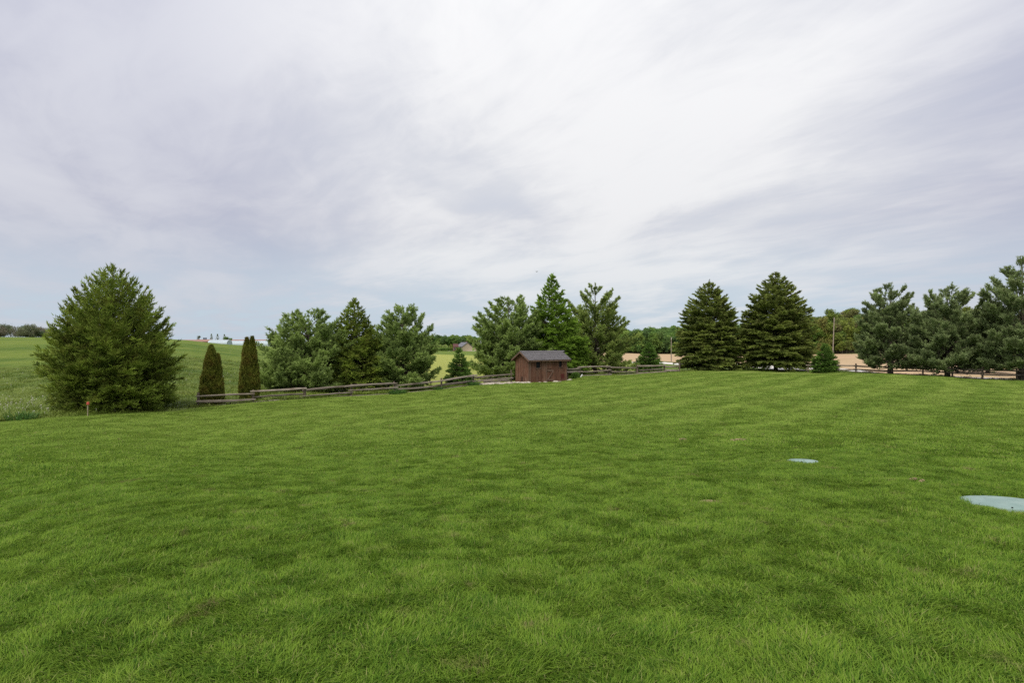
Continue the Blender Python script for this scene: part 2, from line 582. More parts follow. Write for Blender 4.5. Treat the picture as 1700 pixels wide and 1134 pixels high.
# lawn edge, as bearing and distance
edge = [(-180, 26), (-120, 24), (-80, 23), (-55, 25)] + \
       [(math.degrees(math.atan((px - 850) / 1000)), d / math.cos(math.atan((px - 850) / 1000))) for px, d in
        [(-120, 21.5), (0, 22.6), (80, 24.0), (150, 24.9), (280, 27.6), (325, 29.7), (420, 31.4), (505, 33.1), (583, 34.8), (655, 36.6), (733, 38.6), (780, 40.3), (800, 41.5),
         (835, 44.6), (880, 45.7), (940, 47.6), (962, 50.8), (1012, 53.8), (1058, 56.4), (1103, 58.3), (1127, 59.8), (1200, 62), (1300, 61),
         (1370, 57.5), (1421, 53.8), (1478, 51.2), (1573, 47.3), (1693, 43.2), (1800, 40)]] + [(60, 46), (90, 34), (130, 30), (180, 26)]
edge = np.array(edge)


def r_edge(T):
    return np.interp(np.degrees(T), edge[:, 0], edge[:, 1])




def pasture_attrs(x, y):
    th = np.degrees(np.arctan2(x, y))
    r = np.hypot(x, y)
    crop = sstep(th, -24, -8) * (1 - sstep(th, 6, 14)) * sstep(r, 38, 52) * (1 - sstep(r, 190, 230))
    dry = (1 - sstep(np.abs(r - 41), 1.5, 5.5)) * (1 - sstep(th, -34, -28)) * 0.75
    floor = sstep(r - np.interp(th, pf1[:, 0], pf1[:, 1]), -4, 6) * sstep(th, 6.5, 8)
    under = (sstep(th, 27, 30) + (1 - sstep(th, 15, 18)) * sstep(th, -30, -28)) * (1 - sstep(r - r_edge(np.radians(th)), 0.8, 2.4)) * 0.8  # along the fence this paints contact shade together with the litter
    return {'crop': crop * 0.85, 'dry': dry, 'litter_shade': np.maximum(floor, under)}


ths = np.concatenate([np.linspace(-math.pi, R(-50), 60, endpoint=False), np.linspace(R(-50), R(50), 300, endpoint=False), np.linspace(R(50), math.pi, 61)])
fr = np.concatenate([[0], np.geomspace(0.0002, 1, 150)])
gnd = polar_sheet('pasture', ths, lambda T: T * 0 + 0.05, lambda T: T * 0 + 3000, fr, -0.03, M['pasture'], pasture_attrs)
tag(gnd, kind='structure')

lawn_ob = polar_sheet('lawn', ths, lambda T: T * 0 + 0.02, r_edge, np.concatenate([[0], np.geomspace(0.01, 1, 90)]), 0.0, M['lawn'])
tag(lawn_ob, kind='structure')

pl = polar_sheet('ploughed_field', np.linspace(R(6.5), R(58), 160), lambda T: np.interp(np.degrees(T), pf0[:, 0], pf0[:, 1]),
                 lambda T: np.interp(np.degrees(T), pf1[:, 0], pf1[:, 1]), np.linspace(0, 1, 40) ** 1.4, 0.03, M['earth'])
tag(pl, kind='structure')


def strip(name, pts, w, lift, mat):
    """road following the terrain through plan points"""
    pts = np.array(pts, float)
    k = np.linspace(0, len(pts) - 1, 160)
    tck = np.stack([np.interp(k, np.arange(len(pts)), pts[:, j]) for j in (0, 1)], -1)
    for _ in range(25):
        tck[1:-1] = (tck[:-2] + tck[2:] + 2 * tck[1:-1]) / 4
    d = np.gradient(tck, axis=0)
    d /= np.linalg.norm(d, axis=1)[:, None]
    nrm = np.stack([-d[:, 1], d[:, 0]], -1)
    of = np.linspace(-1, 1, 7) * w / 2
    g = tck[:, None] + nrm[:, None] * of[None, :, None]
    x, y = g[..., 0].ravel(), g[..., 1].ravel()
    crown = np.tile(0.06 * (1 - (of / (w / 2)) ** 2), len(tck))
    z = gz(x, y) + lift + crown
    i = np.arange(len(x)).reshape(len(tck), len(of))
    f = np.stack([i[:-1, :-1], i[:-1, 1:], i[1:, 1:], i[1:, :-1]], -1).reshape(-1, 4)[:, ::-1]
    return tag(link(name, npmesh(name, np.stack([x, y, z], -1), f, None, True), mat), kind='structure')


road = [(-40, 160), (0, 136), (24.8, 118), (30, 100), (31.5, 84), (32, 70), (33.2, 60), (35.7, 54.3), (38.5, 49.8), (40.5, 46.0), (45, 38), (52, 26)]
strip('gravel_drive', road[2:], 7.0, 0.01, M['gravel'])
strip('country_road', [(-190, 384), (-100, 386), (-40, 384), (40, 376), (140, 372), (230, 380)], 5.0, 0.05, M['gravel'])

# ------------------------------------------------------------------ scattered ground cover (stuff)
SRC = {}


def src_collection(name, meshes):
    c = bpy.data.collections.new(name)
    for i, me in enumerate(meshes):
        c.objects.link(bpy.data.objects.new('%s_%02d' % (name, i), me))
    SRC[name] = c
    return c


def scatter(name, coll, pos, rot, scl, idx, label=None):
    me = bpy.data.meshes.new(name)
    n = len(pos)
    me.vertices.add(n)
    me.vertices.foreach_set('co', np.asarray(pos, np.float32).ravel())
    a = me.attributes.new('rot', 'FLOAT_VECTOR', 'POINT')
    a.data.foreach_set('vector', np.asarray(rot, np.float32).ravel())
    a = me.attributes.new('scl', 'FLOAT_VECTOR', 'POINT')
    a.data.foreach_set('vector', np.asarray(scl, np.float32).ravel())
    a = me.attributes.new('idx', 'INT', 'POINT')
    a.data.foreach_set('value', np.asarray(idx, np.int32))
    o = link(name, me)
    ng = bpy.data.node_groups.new(name + '_scatter', 'GeometryNodeTree')
    ng.interface.new_socket('Geometry', in_out='INPUT', socket_type='NodeSocketGeometry')
    ng.interface.new_socket('Geometry', in_out='OUTPUT', socket_type='NodeSocketGeometry')
    N, L = ng.nodes, ng.links
    gi, go = N.new('NodeGroupInput'), N.new('NodeGroupOutput')
    ci = N.new('GeometryNodeCollectionInfo')
    ci.inputs['Collection'].default_value = coll
    ci.inputs['Separate Children'].default_value = True
    ci.inputs['Reset Children'].default_value = True
    ip = N.new('GeometryNodeInstanceOnPoints')
    L.new(gi.outputs[0], ip.inputs['Points'])
    L.new(ci.outputs[0], ip.inputs['Instance'])
    ip.inputs['Pick Instance'].default_value = True
    for an, ty, so in (('rot', 'FLOAT_VECTOR', 'Rotation'), ('scl', 'FLOAT_VECTOR', 'Scale'), ('idx', 'INT', 'Instance Index')):
        na = N.new('GeometryNodeInputNamedAttribute')
        na.data_type = ty
        na.inputs['Name'].default_value = an
        L.new(na.outputs[0], ip.inputs[so])
    L.new(ip.outputs[0], go.inputs[0])
    md = o.modifiers.new('scatter', 'NODES')
    md.node_group = ng
    tag(o, kind='stuff')
    if label:
        o['label'] = label
    return o


def blade_patch(n, rad, ln, w, mat, lean=0.5, name='turf'):
    """a round tuft of curved blades, thinning out to its rim"""
    rr = rad * np.clip(np.abs(rng.normal(0, 0.5, n)), 0, 1.25)
    rr = np.where(rng.random(n) < 0.75, rad * np.sqrt(rng.random(n)), rr)
    a = rng.random(n) * 2 * math.pi
    bx, by = rr * np.cos(a), rr * np.sin(a)
    # tufted: length varies in clumps
    ph = rng.random(8) * 6.28
    cl = 0.5 + 0.25 * np.sin(bx * 9 + ph[0]) * np.cos(by * 8 + ph[1]) + 0.25 * np.sin(bx * 17 + by * 13 + ph[2])
    L = ln * (0.55 + 0.5 * cl) * rng.uniform(0.7, 1.25, n)
    kc = rng.integers(0, 14, n)
    cx, cy = rad * rng.uniform(-1, 1, 14), rad * rng.uniform(-1, 1, 14)
    kc = np.argmin((bx[:, None] - cx) ** 2 + (by[:, None] - cy) ** 2, 1)
    hd = (rng.random(14) * 6.283)[kc] + rng.normal(0, 0.75, n)
    L = L * rng.uniform(0.75, 1.3, 14)[kc]
    ln_ = lean * rng.uniform(0.25, 1.3, n)
    dx, dy = np.cos(hd), np.sin(hd)
    px, py = -dy, dx
    W = w * rng.uniform(0.7, 1.3, n)
    z0 = np.zeros(n)

    def at(u, side, ww):
        h = L * u * np.cos(ln_ * u)
        o = L * u * np.sin(ln_ * u) * (0.6 + 0.8 * u)
        return np.stack([bx + dx * o + px * side * ww, by + dy * o + py * side * ww, z0 + h], -1)
    v = np.stack([at(-0.1, -1, W * 0.5), at(-0.1, 1, W * 0.5), at(0.55, 1, W * 0.45), at(0.55, -1, W * 0.45), at(1.0, 0, 0)], 1)
    b = np.arange(n)[:, None] * 5
    f = np.concatenate([b + [0, 1, 2], b + [0, 2, 3], b + [3, 2, 4]], 0)
    tint = np.repeat(rng.random(n), 5)
    me = npmesh(name, v.reshape(-1, 3), f, {'tint': tint})
    me.materials.append(mat)
    return me


near_c = src_collection('near_turf', [blade_patch(5600, 0.55, 0.060, 0.0050, M['blade'], 0.80) for _ in range(6)])
far_c = src_collection('far_turf', [blade_patch(6000, 1.2, 0.060, 0.010, M['blade'], 0.7) for _ in range(4)])
small_c = src_collection('small_turf', [blade_patch(420, 0.13, 0.060, 0.0042, M['blade'], 0.8) for _ in range(5)])

LIDS = [(P(1668, 838, 6.98), 0.445), (P(1333, 768, 9.95), 0.24)]
DIRT = [(P(1177, 835, 7.05), 0.085), (P(1461, 906, 5.66), 0.045), (P(1228, 735, 13.2), 0.15), (P(1133, 732, 13.5), 0.10), (P(1520, 806, 8.2), 0.09)]


def normals_rot(x, y, yaw):
    e = 0.4
    dx = (gz(x + e, y) - gz(x - e, y)) / (2 * e)
    dy = (gz(x, y + e) - gz(x, y - e)) / (2 * e)
    out = []
    for a, b, w in zip(dx, dy, yaw):
        q = Vector((0, 0, 1)).rotation_difference(Vector((-a, -b, 1)).normalized())
        out.append(tuple((q.to_matrix() @ Matrix.Rotation(w, 3, 'Z')).to_euler()))
    return np.array(out)


def polar_points(n, r0, r1, a0, a1):
    r = np.sqrt(rng.uniform(r0 * r0, r1 * r1, n))
    a = R(1) * rng.uniform(a0, a1, n)
    return r * np.sin(a), r * np.cos(a), r, a


def grid_points(step, r0, r1, a0, a1):
    g = np.arange(-r1, r1 + step, step)
    x, y = (k.ravel() for k in np.meshgrid(g, g))
    x = x + (np.arange(len(x)) // len(g) % 2) * step * 0.5 + rng.uniform(-0.3, 0.3, len(x)) * step
    y = y + rng.uniform(-0.3, 0.3, len(x)) * step
    r, a = np.hypot(x, y), np.arctan2(x, y)
    ok = (r > r0) & (r < r1) & (a > R(a0)) & (a < R(a1))
    return x[ok], y[ok], r[ok], a[ok]


def clear_of(x, y, pad):
    ok = np.ones(len(x), bool)
    for p, rad in LIDS + DIRT[:2]:
        ok &= np.hypot(x - p.x, y - p.y) > rad + pad
    return ok


def turf(name, coll, nvar, dens, r0, r1, a0, a1, pad, marg, sc=(0.85, 1.2)):
    x, y, r, a = grid_points(dens, r0, r1, a0, a1)
    ok = (r < r_edge(a) - marg) & clear_of(x, y, pad)
    x, y = x[ok], y[ok]
    s = rng.uniform(*sc, len(x))
    hs = s * rng.uniform(0.8, 1.25, len(x))
    return scatter(name, coll, np.stack([x, y, gz(x, y)], -1), normals_rot(x, y, rng.random(len(x)) * 6.28), np.stack([s, s, hs], -1),
                   rng.integers(0, nvar, len(x)), 'short mown green grass of the lawn')


turf('lawn_grass', near_c, 6, 0.56, 1.6, 13.0, -52, 52, 0.62, 0.5)
turf('lawn_grass', far_c, 4, 1.15, 12.0, 60.0, -50, 50, 1.35, 1.0)
# small tufts close in round the lids and bare spots, and along the lawn's far edge
sx, sy = [], []
for (p, rad), out in zip(LIDS + DIRT[:2], (0.85, 0.85, 0.75, 0.75)):
    n = int(math.pi * ((rad + out) ** 2 - rad ** 2) * 95)
    rr = np.sqrt(rng.uniform((rad + 0.055) ** 2, (rad + out) ** 2, n))
    a = rng.random(n) * 6.283
    sx.append(p.x + rr * np.cos(a))
    sy.append(p.y + rr * np.sin(a))
te = np.repeat(np.linspace(R(-48), R(48), 1500), 3)
re_ = r_edge(te) - rng.uniform(0.0, 1.2, len(te))
sx = np.concatenate(sx + [re_ * np.sin(te)])
sy = np.concatenate(sy + [re_ * np.cos(te)])
ok = clear_of(sx, sy, 0.05)
sx, sy = sx[ok], sy[ok]
ss = np.where(np.hypot(sx, sy) > 17, 2.2, 1.0) * rng.uniform(0.8, 1.2, len(sx))
scatter('lawn_grass', small_c, np.stack([sx, sy, gz(sx, sy)], -1), np.stack([ss * 0, ss * 0, rng.random(len(sx)) * 6.28], -1),
        np.stack([ss, ss, np.minimum(ss, 1.2)], -1), rng.integers(0, 5, len(sx)), 'short mown green grass of the lawn')

# taller growth in the field past the lawn
field_c = src_collection('field_tufts', [blade_patch(2600, 1.6, 0.26, 0.022, M['crop'], 0.9, 'field') for _ in range(4)])
n = 2900
x, y, r, a = polar_points(n, 20, 80, -48, -19)
ok = (r > r_edge(a) + 1.2)
x, y = x[ok], y[ok]
s = rng.uniform(0.8, 1.3, len(x))
scatter('field_grass', field_c, np.stack([x, y, gz(x, y) - 0.03], -1), normals_rot(x, y, rng.random(len(x)) * 6.28),
        np.stack([s, s, s * rng.uniform(0.5, 1.1, len(x))], -1), rng.integers(0, 4, len(x)), 'rough green growth in the field past the lawn')
edge_c = src_collection('edge_tufts', [blade_patch(300, 0.35, 0.32, 0.016, M['crop'], 0.8, 'edge') for _ in range(4)])
te = np.linspace(R(-48), R(46), 900)
re_ = r_edge(te) + rng.uniform(0.75, 2.3, len(te))
x, y = re_ * np.sin(te), re_ * np.cos(te)
keep = ~((x > -2.5) & (x < 6) & (y > 40) & (y < 50))
x, y = x[keep], y[keep]
s = rng.uniform(0.6, 1.2, len(x))
scatter('verge_grass', edge_c, np.stack([x, y, gz(x, y) - 0.03], -1), np.stack([s * 0, s * 0, rng.random(len(x)) * 6.28], -1),
        np.stack([s, s, s * rng.uniform(0.3, 0.9, len(x))], -1), rng.integers(0, 4, len(x)), 'unmown grass along the edge of the lawn')


def ico(n=1):
    import bmesh
    bm = bmesh.new()
    bmesh.ops.create_icosphere(bm, subdivisions=n, radius=1.0)
    v = np.array([q.co[:] for q in bm.verts])
    f = np.array([[q.index for q in fc.verts] for fc in bm.faces])
    bm.free()
    return v, f


def puffs(name, mat, n, r0, r1, a0, a1, size, label, hgt=(0.12, 0.34)):
    v, f = ico(1)
    x, y, r, a = polar_points(n, r0, r1, a0, a1)
    ok = r > r_edge(a) + 0.3
    x, y = x[ok], y[ok]
    m = len(x)
    s = rng.uniform(0.7, 1.3, m) * size
    h = rng.uniform(*hgt, m)
    c = np.stack([x, y, gz(x, y) + h], -1)
    vv = (c[:, None] + v[None] * s[:, None, None]).reshape(-1, 3)
    ff = (f[None] + (np.arange(m) * len(v))[:, None, None]).reshape(-1, 3)
    # stems
    st = np.stack([c + [0.006, 0, 0], c - [0.006, 0, 0], c - np.stack([x * 0, x * 0, h], -1)], 1).reshape(-1, 3)
    sf = np.arange(m * 3).reshape(-1, 3) + len(vv)
    return tag(link(name, npmesh(name, np.concatenate([vv, st]), np.concatenate([ff, sf]), None, True), mat), label, kind='stuff')


puff_m = mat_plain('dandelion_seed_head', (0.48, 0.47, 0.36), 0.9, 0.0)
yel_m = mat_plain('dandelion_flower', (0.62, 0.50, 0.02), 0.8, 0.0)
puffs('dandelion_puffs', puff_m, 800, 24, 40, -48, -30, 0.024, 'white dandelion seed heads in the rough grass left of the spruce')
puffs('dandelion_puffs', puff_m, 260, 33, 75, -44, -14, 0.026, 'white dandelion seed heads further out in the field')
puffs('dandelion_flowers', yel_m, 60, 23, 30, -48, -32, 0.035, 'yellow dandelions in the rough grass left of the spruce', (0.1, 0.2))

# ------------------------------------------------------------------ trees


def tab(pairs):
    p = np.array(pairs, float)
    return lambda t: np.interp(t, p[:, 0], p[:, 1])


def unit(v):
    return v / (np.linalg.norm(v, axis=-1, keepdims=True) + 1e-9)


def shoots_mesh(pos, d, ln, wd, tint):
    """every shoot two crossed blades tapering to the tip"""
    n = len(pos)
    d = unit(d)
    u = unit(np.cross(d, rng.normal(size=(n, 3))))
    w = np.cross(d, u)
    L, W = ln[:, None], wd[:, None]
    lo = pos + d * L * 0.12
    tip = pos + d * L
    v = np.stack([lo + u * W, lo - u * W, tip, lo + w * W, lo - w * W, tip - d * L * 0.08], 1)
    b = np.arange(n)[:, None] * 6
    f = np.concatenate([b + [0, 1, 2], b + [3, 4, 5]], 0)
    return v.reshape(-1, 3), f, np.repeat(tint, 6)


def needles_mesh(pos, axis, sl, nl, nw, K, tint, spread=(0.35, 1.0)):
    """brush of K needles round each shoot"""
    n = len(pos)
    axis = unit(axis)
    A = np.repeat(axis, K, 0)
    Pp = np.repeat(pos, K, 0)
    m = n * K
    perp = unit(np.cross(A, rng.normal(size=(m, 3))))
    al = rng.uniform(*spread, m)[:, None]
    u = rng.random(m)[:, None] ** 0.8
    base = Pp + A * u * np.repeat(sl, K)[:, None]
    dr = A * np.cos(al) + perp * np.sin(al)
    ln = np.repeat(nl, K)[:, None] * rng.uniform(0.75, 1.15, m)[:, None]
    side = unit(np.cross(dr, rng.normal(size=(m, 3)))) * nw * 0.5
    v = np.stack([base + side, base - side, base + dr * ln], 1)
    f = np.arange(m * 3).reshape(-1, 3)
    return v.reshape(-1, 3), f, np.repeat(np.clip(np.repeat(tint, K) + rng.normal(0, 0.08, m), 0, 1), 3)


def add_trunk(mb, H, r0, lean=(0, 0), top=0.96):
    pts = [Vector((lean[0] * s * s * H, lean[1] * s * s * H, H * top * s - 0.15 * (s == 0))) for s in np.linspace(0, 1, 9)]
    rads = [r0 * (1.25 if i == 0 else 1.0) * (1 - i / 8 * 0.93) for i in range(9)]
    mb.tube(pts, rads, 8, 0.08)


def spruce(base, H, Rad, prof, mat, label, group=None, seed=1, nb=200, sp=0.17, ls=0.13, wf=0.17, slope=(-0.22, 0.85), tipup=0.16,
           bl=0.34, inner=0.35, layered=0.0, name='spruce_tree', tip=0.5, rj=(0.80, 1.10), clear=0.02, m_sh=6, upb=0.22, flat=0.0, tv=0.14):
    """whorled conifer: limbs > branchlets > shoots"""
    global rng
    rng = np.random.default_rng(seed)
    random.seed(seed)
    root = thing(name, label, 'tree', base, 0.0, group)
    tk = MB()
    add_trunk(tk, H, 0.018 * H + 0.02)
    PO, DI, LE, TI = [], [], [], []
    tt = np.linspace(clear, 0.985, nb)
    wgt = prof(tt) + 0.30
    tt = np.interp(np.linspace(0, 1, nb), np.cumsum(wgt) / wgt.sum(), tt)
    for i in range(nb):
        t = tt[i] + rng.uniform(-0.012, 0.012)
        if layered:
            k = H / layered
            t = (np.round(t * k) + 0.40 * rng.normal()) / k
        t = min(max(t, clear), 0.985)
        az = i * 2.39996 + rng.uniform(-0.5, 0.5)
        L = max(0.10, Rad * prof(t) * rng.uniform(*rj))
        sl = slope[0] + (slope[1] - slope[0]) * t ** 1.3 + rng.uniform(-0.08, 0.08)
        ze = H * t
        z0 = min(max(ze - L * sl, 0.06 * H * 0.5), H * 0.97)
        o = np.array([math.cos(az), math.sin(az), 0.0])
        nrm = np.array([-math.sin(az), math.cos(az), 0.0])
        bend = rng.uniform(-0.18, 0.18)

        def path(s):
            s = np.asarray(s)[..., None]
            z = z0 + (ze - z0) * (s - tipup * np.sin(s * math.pi) * 0.9)
            return o * L * s + nrm * L * bend * s * s * 0.5 + np.array([0, 0, 1.0]) * z
        if L > 0.45:
            q = path(np.linspace(0, 0.8, 4))
            tk.tube([tuple(k) for k in q], [0.010 + 0.014 * L, 0.009 + 0.010 * L, 0.008 + 0.004 * L, 0.006], 4, 0, caps=False)
        ns = max(4, int(L / sp * 2))
        s = rng.uniform(0.12, 1.0, ns) ** 0.75
        keep = rng.random(ns) < np.clip((s - inner * 0.5) / inner + 0.1, 0.1, 1)
        s = s[keep]
        ns = len(s)
        side = np.where(rng.random(ns) < 0.5, -1.0, 1.0)
        T = unit(path(s + 0.03) - path(s - 0.03))
        phi = rng.uniform(0.5, 1.15, ns)[:, None]
        D = unit(T * np.cos(phi) + nrm * side[:, None] * np.sin(phi) + np.array([0, 0, 1.0]) * rng.normal(0.0, 0.26 * (1 - flat), ns)[:, None])
        tb = rng.normal(0, tv)
        lb = (L * bl * (1.08 - s) + 0.16 + 0.05 * rng.random(ns)) * rng.uniform(0.7, 1.2, ns)
        B = path(s)
        v = (np.arange(m_sh) + rng.random((ns, m_sh))) / m_sh
        pos = B[:, None] + D[:, None] * (lb[:, None] * v)[..., None]
        pos[..., 2] -= 0.10 * lb[:, None] * v ** 2
        dd = D[:, None] + rng.normal(0, 0.38, (ns, m_sh, 3)) * [1, 1, 1 - 0.6 * flat] + np.array([0, 0, upb + 0.25 * t])
        PO.append(pos.reshape(-1, 3))
        DI.append(dd.reshape(-1, 3))
        LE.append((ls * rng.uniform(0.7, 1.35, (ns, m_sh))).ravel())
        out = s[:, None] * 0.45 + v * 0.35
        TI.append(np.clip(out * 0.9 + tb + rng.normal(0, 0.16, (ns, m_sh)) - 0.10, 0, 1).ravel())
        # leader of each limb
        k = 5
        sv = np.linspace(0.75, 1.0, k)
        PO.append(path(sv))
        DI.append(unit(path(sv + 0.02) - path(sv - 0.02)) + rng.normal(0, 0.2, (k, 3)) + np.array([0, 0, 0.25]))
        LE.append(np.full(k, ls * 1.3))
        TI.append(np.clip(rng.normal(0.65, 0.15, k), 0, 1))
    # spire
    k = 26
    zz = H * (1 - 0.11 * rng.random(k) ** 1.2) - 0.02
    a = rng.random(k) * 6.28
    PO.append(np.stack([0 * zz, 0 * zz, zz], -1))
    DI.append(np.stack([np.cos(a) * 0.6, np.sin(a) * 0.6, 0.8 + 0 * a], -1))
    LE.append(np.full(k, ls * 1.5))
    TI.append(np.full(k, 0.6))
    PO.append(np.array([[0, 0, H - ls * 1.0]] * 3))
    DI.append(rng.normal(0, 0.1, (3, 3)) + [0, 0, 1.0])
    LE.append(np.full(3, ls * (1.5 + tip)))
    TI.append(np.full(3, 0.5))
    pos, d, le, ti = (np.concatenate(k) for k in (PO, DI, LE, TI))
    ok = pos[:, 2] > 0.02
    pos, d, le, ti = pos[ok], d[ok], le[ok], ti[ok]
    v, f, tn = shoots_mesh(pos, d, le, le * wf, ti)
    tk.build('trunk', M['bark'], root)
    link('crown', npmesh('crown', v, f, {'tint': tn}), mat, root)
    return root


def pine(base, H, Rad, prof, mat, label, group=None, seed=1, nb=62, sp=0.34, nl=0.13, nw=0.022, K=12, slope=(0.05, 1.0), tipup=0.28, clear=0.08,
         rj=(0.62, 1.12), up=0.45, name='pine_tree', lean=(0, 0), trunk=0.02, sub=(0.42, 0.25), per=5, sl=0.13, inner=0.30, extra=()):
    """open conifer: long limbs carrying brushes of needles on their outer parts"""
    global rng
    rng = np.random.default_rng(seed)
    random.seed(seed)
    root = thing(name, label, 'tree', base, 0.0, group)
    tk = MB()
    add_trunk(tk, H, trunk * H + 0.02, lean)
    PO, AX, TI = [], [], []
    tt = np.linspace(clear, 0.97, nb)
    wgt = prof(tt) + 0.12
    tt = np.interp(np.linspace(0, 1, nb), np.cumsum(wgt) / wgt.sum(), tt)
    jobs = [(tt[i] + rng.uniform(-0.015, 0.015), i * 2.39996 + rng.uniform(-0.6, 0.6), None, None) for i in range(nb)] + list(extra)
    for t, az, Lf, slf in jobs:
        t = min(max(t, clear), 0.97)
        L = Lf if Lf else max(0.25, Rad * float(prof(t)) * rng.uniform(*rj))
        s_ = slf if slf is not None else slope[0] + (slope[1] - slope[0]) * t ** 1.2 + rng.uniform(-0.15, 0.15)
        ze = H * t
        z0 = min(max(ze - L * s_, 0.05 * H), H * 0.93)
        tz = z0 / H
        x0 = np.array([lean[0] * tz * tz * H, lean[1] * tz * tz * H, 0])
        o = np.array([math.cos(az), math.sin(az), 0.0])
        nrm = np.array([-math.sin(az), math.cos(az), 0.0])
        bend = rng.uniform(-0.3, 0.3)

        def path(s):
            s = np.asarray(s)[..., None]
            z = z0 + (ze - z0) * s - tipup * L * 0.5 * np.sin(s * math.pi) * (0.6 if s_ > 0.3 else 1.0)
            return x0 + o * L * s + nrm * L * bend * s * s * 0.5 + np.array([0, 0, 1.0]) * z
        q = path(np.linspace(0, 0.95, 6))
        tk.tube([tuple(k) for k in q], [0.016 + 0.016 * L, 0.014 + 0.012 * L, 0.012 + 0.009 * L, 0.010 + 0.005 * L, 0.008, 0.005], 5, 0, caps=False)
        ns = max(5, int(L / sp * 3.2))
        s = inner + (1 - inner) * rng.random(ns) ** 0.8
        T = unit(path(s + 0.03) - path(s - 0.03))
        side = np.where(rng.random(ns) < 0.5, -1.0, 1.0)
        phi = rng.uniform(0.35, 1.2, ns)[:, None]
        D = unit(T * np.cos(phi) + nrm * side[:, None] * np.sin(phi) + np.array([0, 0, 1.0]) * rng.normal(up * 0.4, 0.28, ns)[:, None])
        tb = rng.normal(0, 0.15)
        lb = (L * sub[0] * (1.05 - s) + sub[1]) * rng.uniform(0.6, 1.25, ns)
        B = path(s)
        v = (np.arange(per) + rng.random((ns, per))) / per
        v = 0.25 + 0.75 * v
        pos = B[:, None] + D[:, None] * (lb[:, None] * v)[..., None] + rng.normal(0, 0.035, (ns, per, 3))
        ax = D[:, None] + rng.normal(0, 0.35, (ns, per, 3)) + np.array([0, 0, up])
        PO.append(pos.reshape(-1, 3))
        AX.append(ax.reshape(-1, 3))
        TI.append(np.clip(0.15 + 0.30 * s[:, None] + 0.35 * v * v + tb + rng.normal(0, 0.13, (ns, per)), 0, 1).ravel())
        k = 6
        sv = np.linspace(max(0.7, inner), 1.0, k)
        PO.append(path(sv))
        AX.append(unit(path(sv + 0.02) - path(sv - 0.02)) + rng.normal(0, 0.25, (k, 3)) + np.array([0, 0, up]))
        TI.append(np.clip(rng.normal(0.6, 0.12, k), 0, 1))
    k = 14
    zz = H * (1 - 0.09 * rng.random(k))
    a = rng.random(k) * 6.28
    PO.append(np.stack([lean[0] * H + 0 * zz, lean[1] * H + 0 * zz, zz - 0.2], -1))
    AX.append(np.stack([np.cos(a) * 0.5, np.sin(a) * 0.5, 1 + 0 * a], -1))
    TI.append(np.full(k, 0.5))
    pos, ax, ti = (np.concatenate(k) for k in (PO, AX, TI))
    ok = pos[:, 2] > 0.12
    pos, ax, ti = pos[ok], ax[ok], ti[ok]
    n = len(pos)
    v, f, tn = needles_mesh(pos, ax, np.full(n, sl) * rng.uniform(0.7, 1.3, n), np.full(n, nl), nw, K, ti)
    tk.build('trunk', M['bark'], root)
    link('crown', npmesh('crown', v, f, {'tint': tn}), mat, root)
    return root


# --- the broad spruce at the left end of the lawn
spruce(gp(187, 27.4), 6.6, 2.68, tab([(0, .84), (.08, .91), (.18, .95), (.33, 1.0), (.44, .98), (.55, .89), (.66, .78), (.76, .64), (.86, .46), (.94, .24), (1, 0.03)]),
       M['spruce'], 'broad bushy green spruce with a pointed top, left of the rail fence', seed=11, nb=540, sp=0.085, ls=0.155, wf=0.105, slope=(0.0, 1.4), tipup=0.22, bl=0.27, inner=0.40, upb=0.50, rj=(0.76, 1.06), tv=0.24)

GROUP_W = 'pines of the two clumps behind the fence'
wp = tab([(0, .55), (.1, .85), (.25, 1.0), (.5, .95), (.7, .80), (.85, .58), (1, .2)])
pine(gp(512, 38.2), 5.35, 3.05, wp, M['white_pine'], 'wide soft needled pine beside the taller columnar cedar', GROUP_W, 21, nb=130, sp=0.26, per=6, K=8, nl=0.14, nw=0.042)
spruce(gp(588, 39.2), 6.0, 2.25, tab([(0, .9), (.1, 1.0), (.3, .98), (.5, .80), (.7, .55), (.85, .30), (.94, .14), (1, .02)]), M['spruce'],
       'narrow pointed spruce standing between two soft pines behind the fence', seed=22, nb=380, sp=0.16, ls=0.17, wf=0.15, slope=(-0.10, 0.9), inner=0.45)
pine(gp(669, 39.9), 5.75, 2.15, tab([(0, .7), (.1, .95), (.3, 1.0), (.5, .95), (.7, .82), (.85, .6), (1, .2)]), M['white_pine'],
     'compact soft needled pine left of the gap with the small spruce', GROUP_W, 23, nb=120, sp=0.24, per=6, K=8, nl=0.14, nw=0.042)
# --- the clump behind the shed
pine(gp(844, 51.5), 7.1, 3.5, tab([(0, .6), (.1, .9), (.3, 1.0), (.5, .92), (.7, .80), (.85, .60), (1, .2)]), M['white_pine'],
     'soft needled pine behind the left end of the shed with one low drooping limb', GROUP_W, 24, nb=125, sp=0.27, per=6, K=8, nl=0.17, nw=0.052,
     extra=[(0.17, math.pi + 0.10, 3.7, -0.05), (0.13, math.pi + 0.25, 2.8, -0.12)])
spruce(gp(916, 53.6), 9.1, 3.1, tab([(0, .92), (.1, 1.0), (.3, .97), (.5, .78), (.7, .50), (.85, .27), (.94, .13), (1, .02)]), M['spruce_lite'],
       'tall fresh green spruce rising straight behind the shed', seed=25, nb=420, sp=0.20, ls=0.22, wf=0.18, slope=(-0.25, 0.9), inner=0.45, rj=(0.72, 1.12))
pine(gp(988, 58.8), 8.9, 3.75, tab([(0, .8), (.1, .98), (.25, 1.0), (.45, .96), (.6, .92), (.75, .72), (.88, .42), (1, .06)]), M['yellow_pine'],
     'open airy pine with a bare leader behind the right end of the shed', GROUP_W, 26, nb=120, sp=0.28, per=6, K=8, nl=0.16, nw=0.050, slope=(0.1, 1.15))
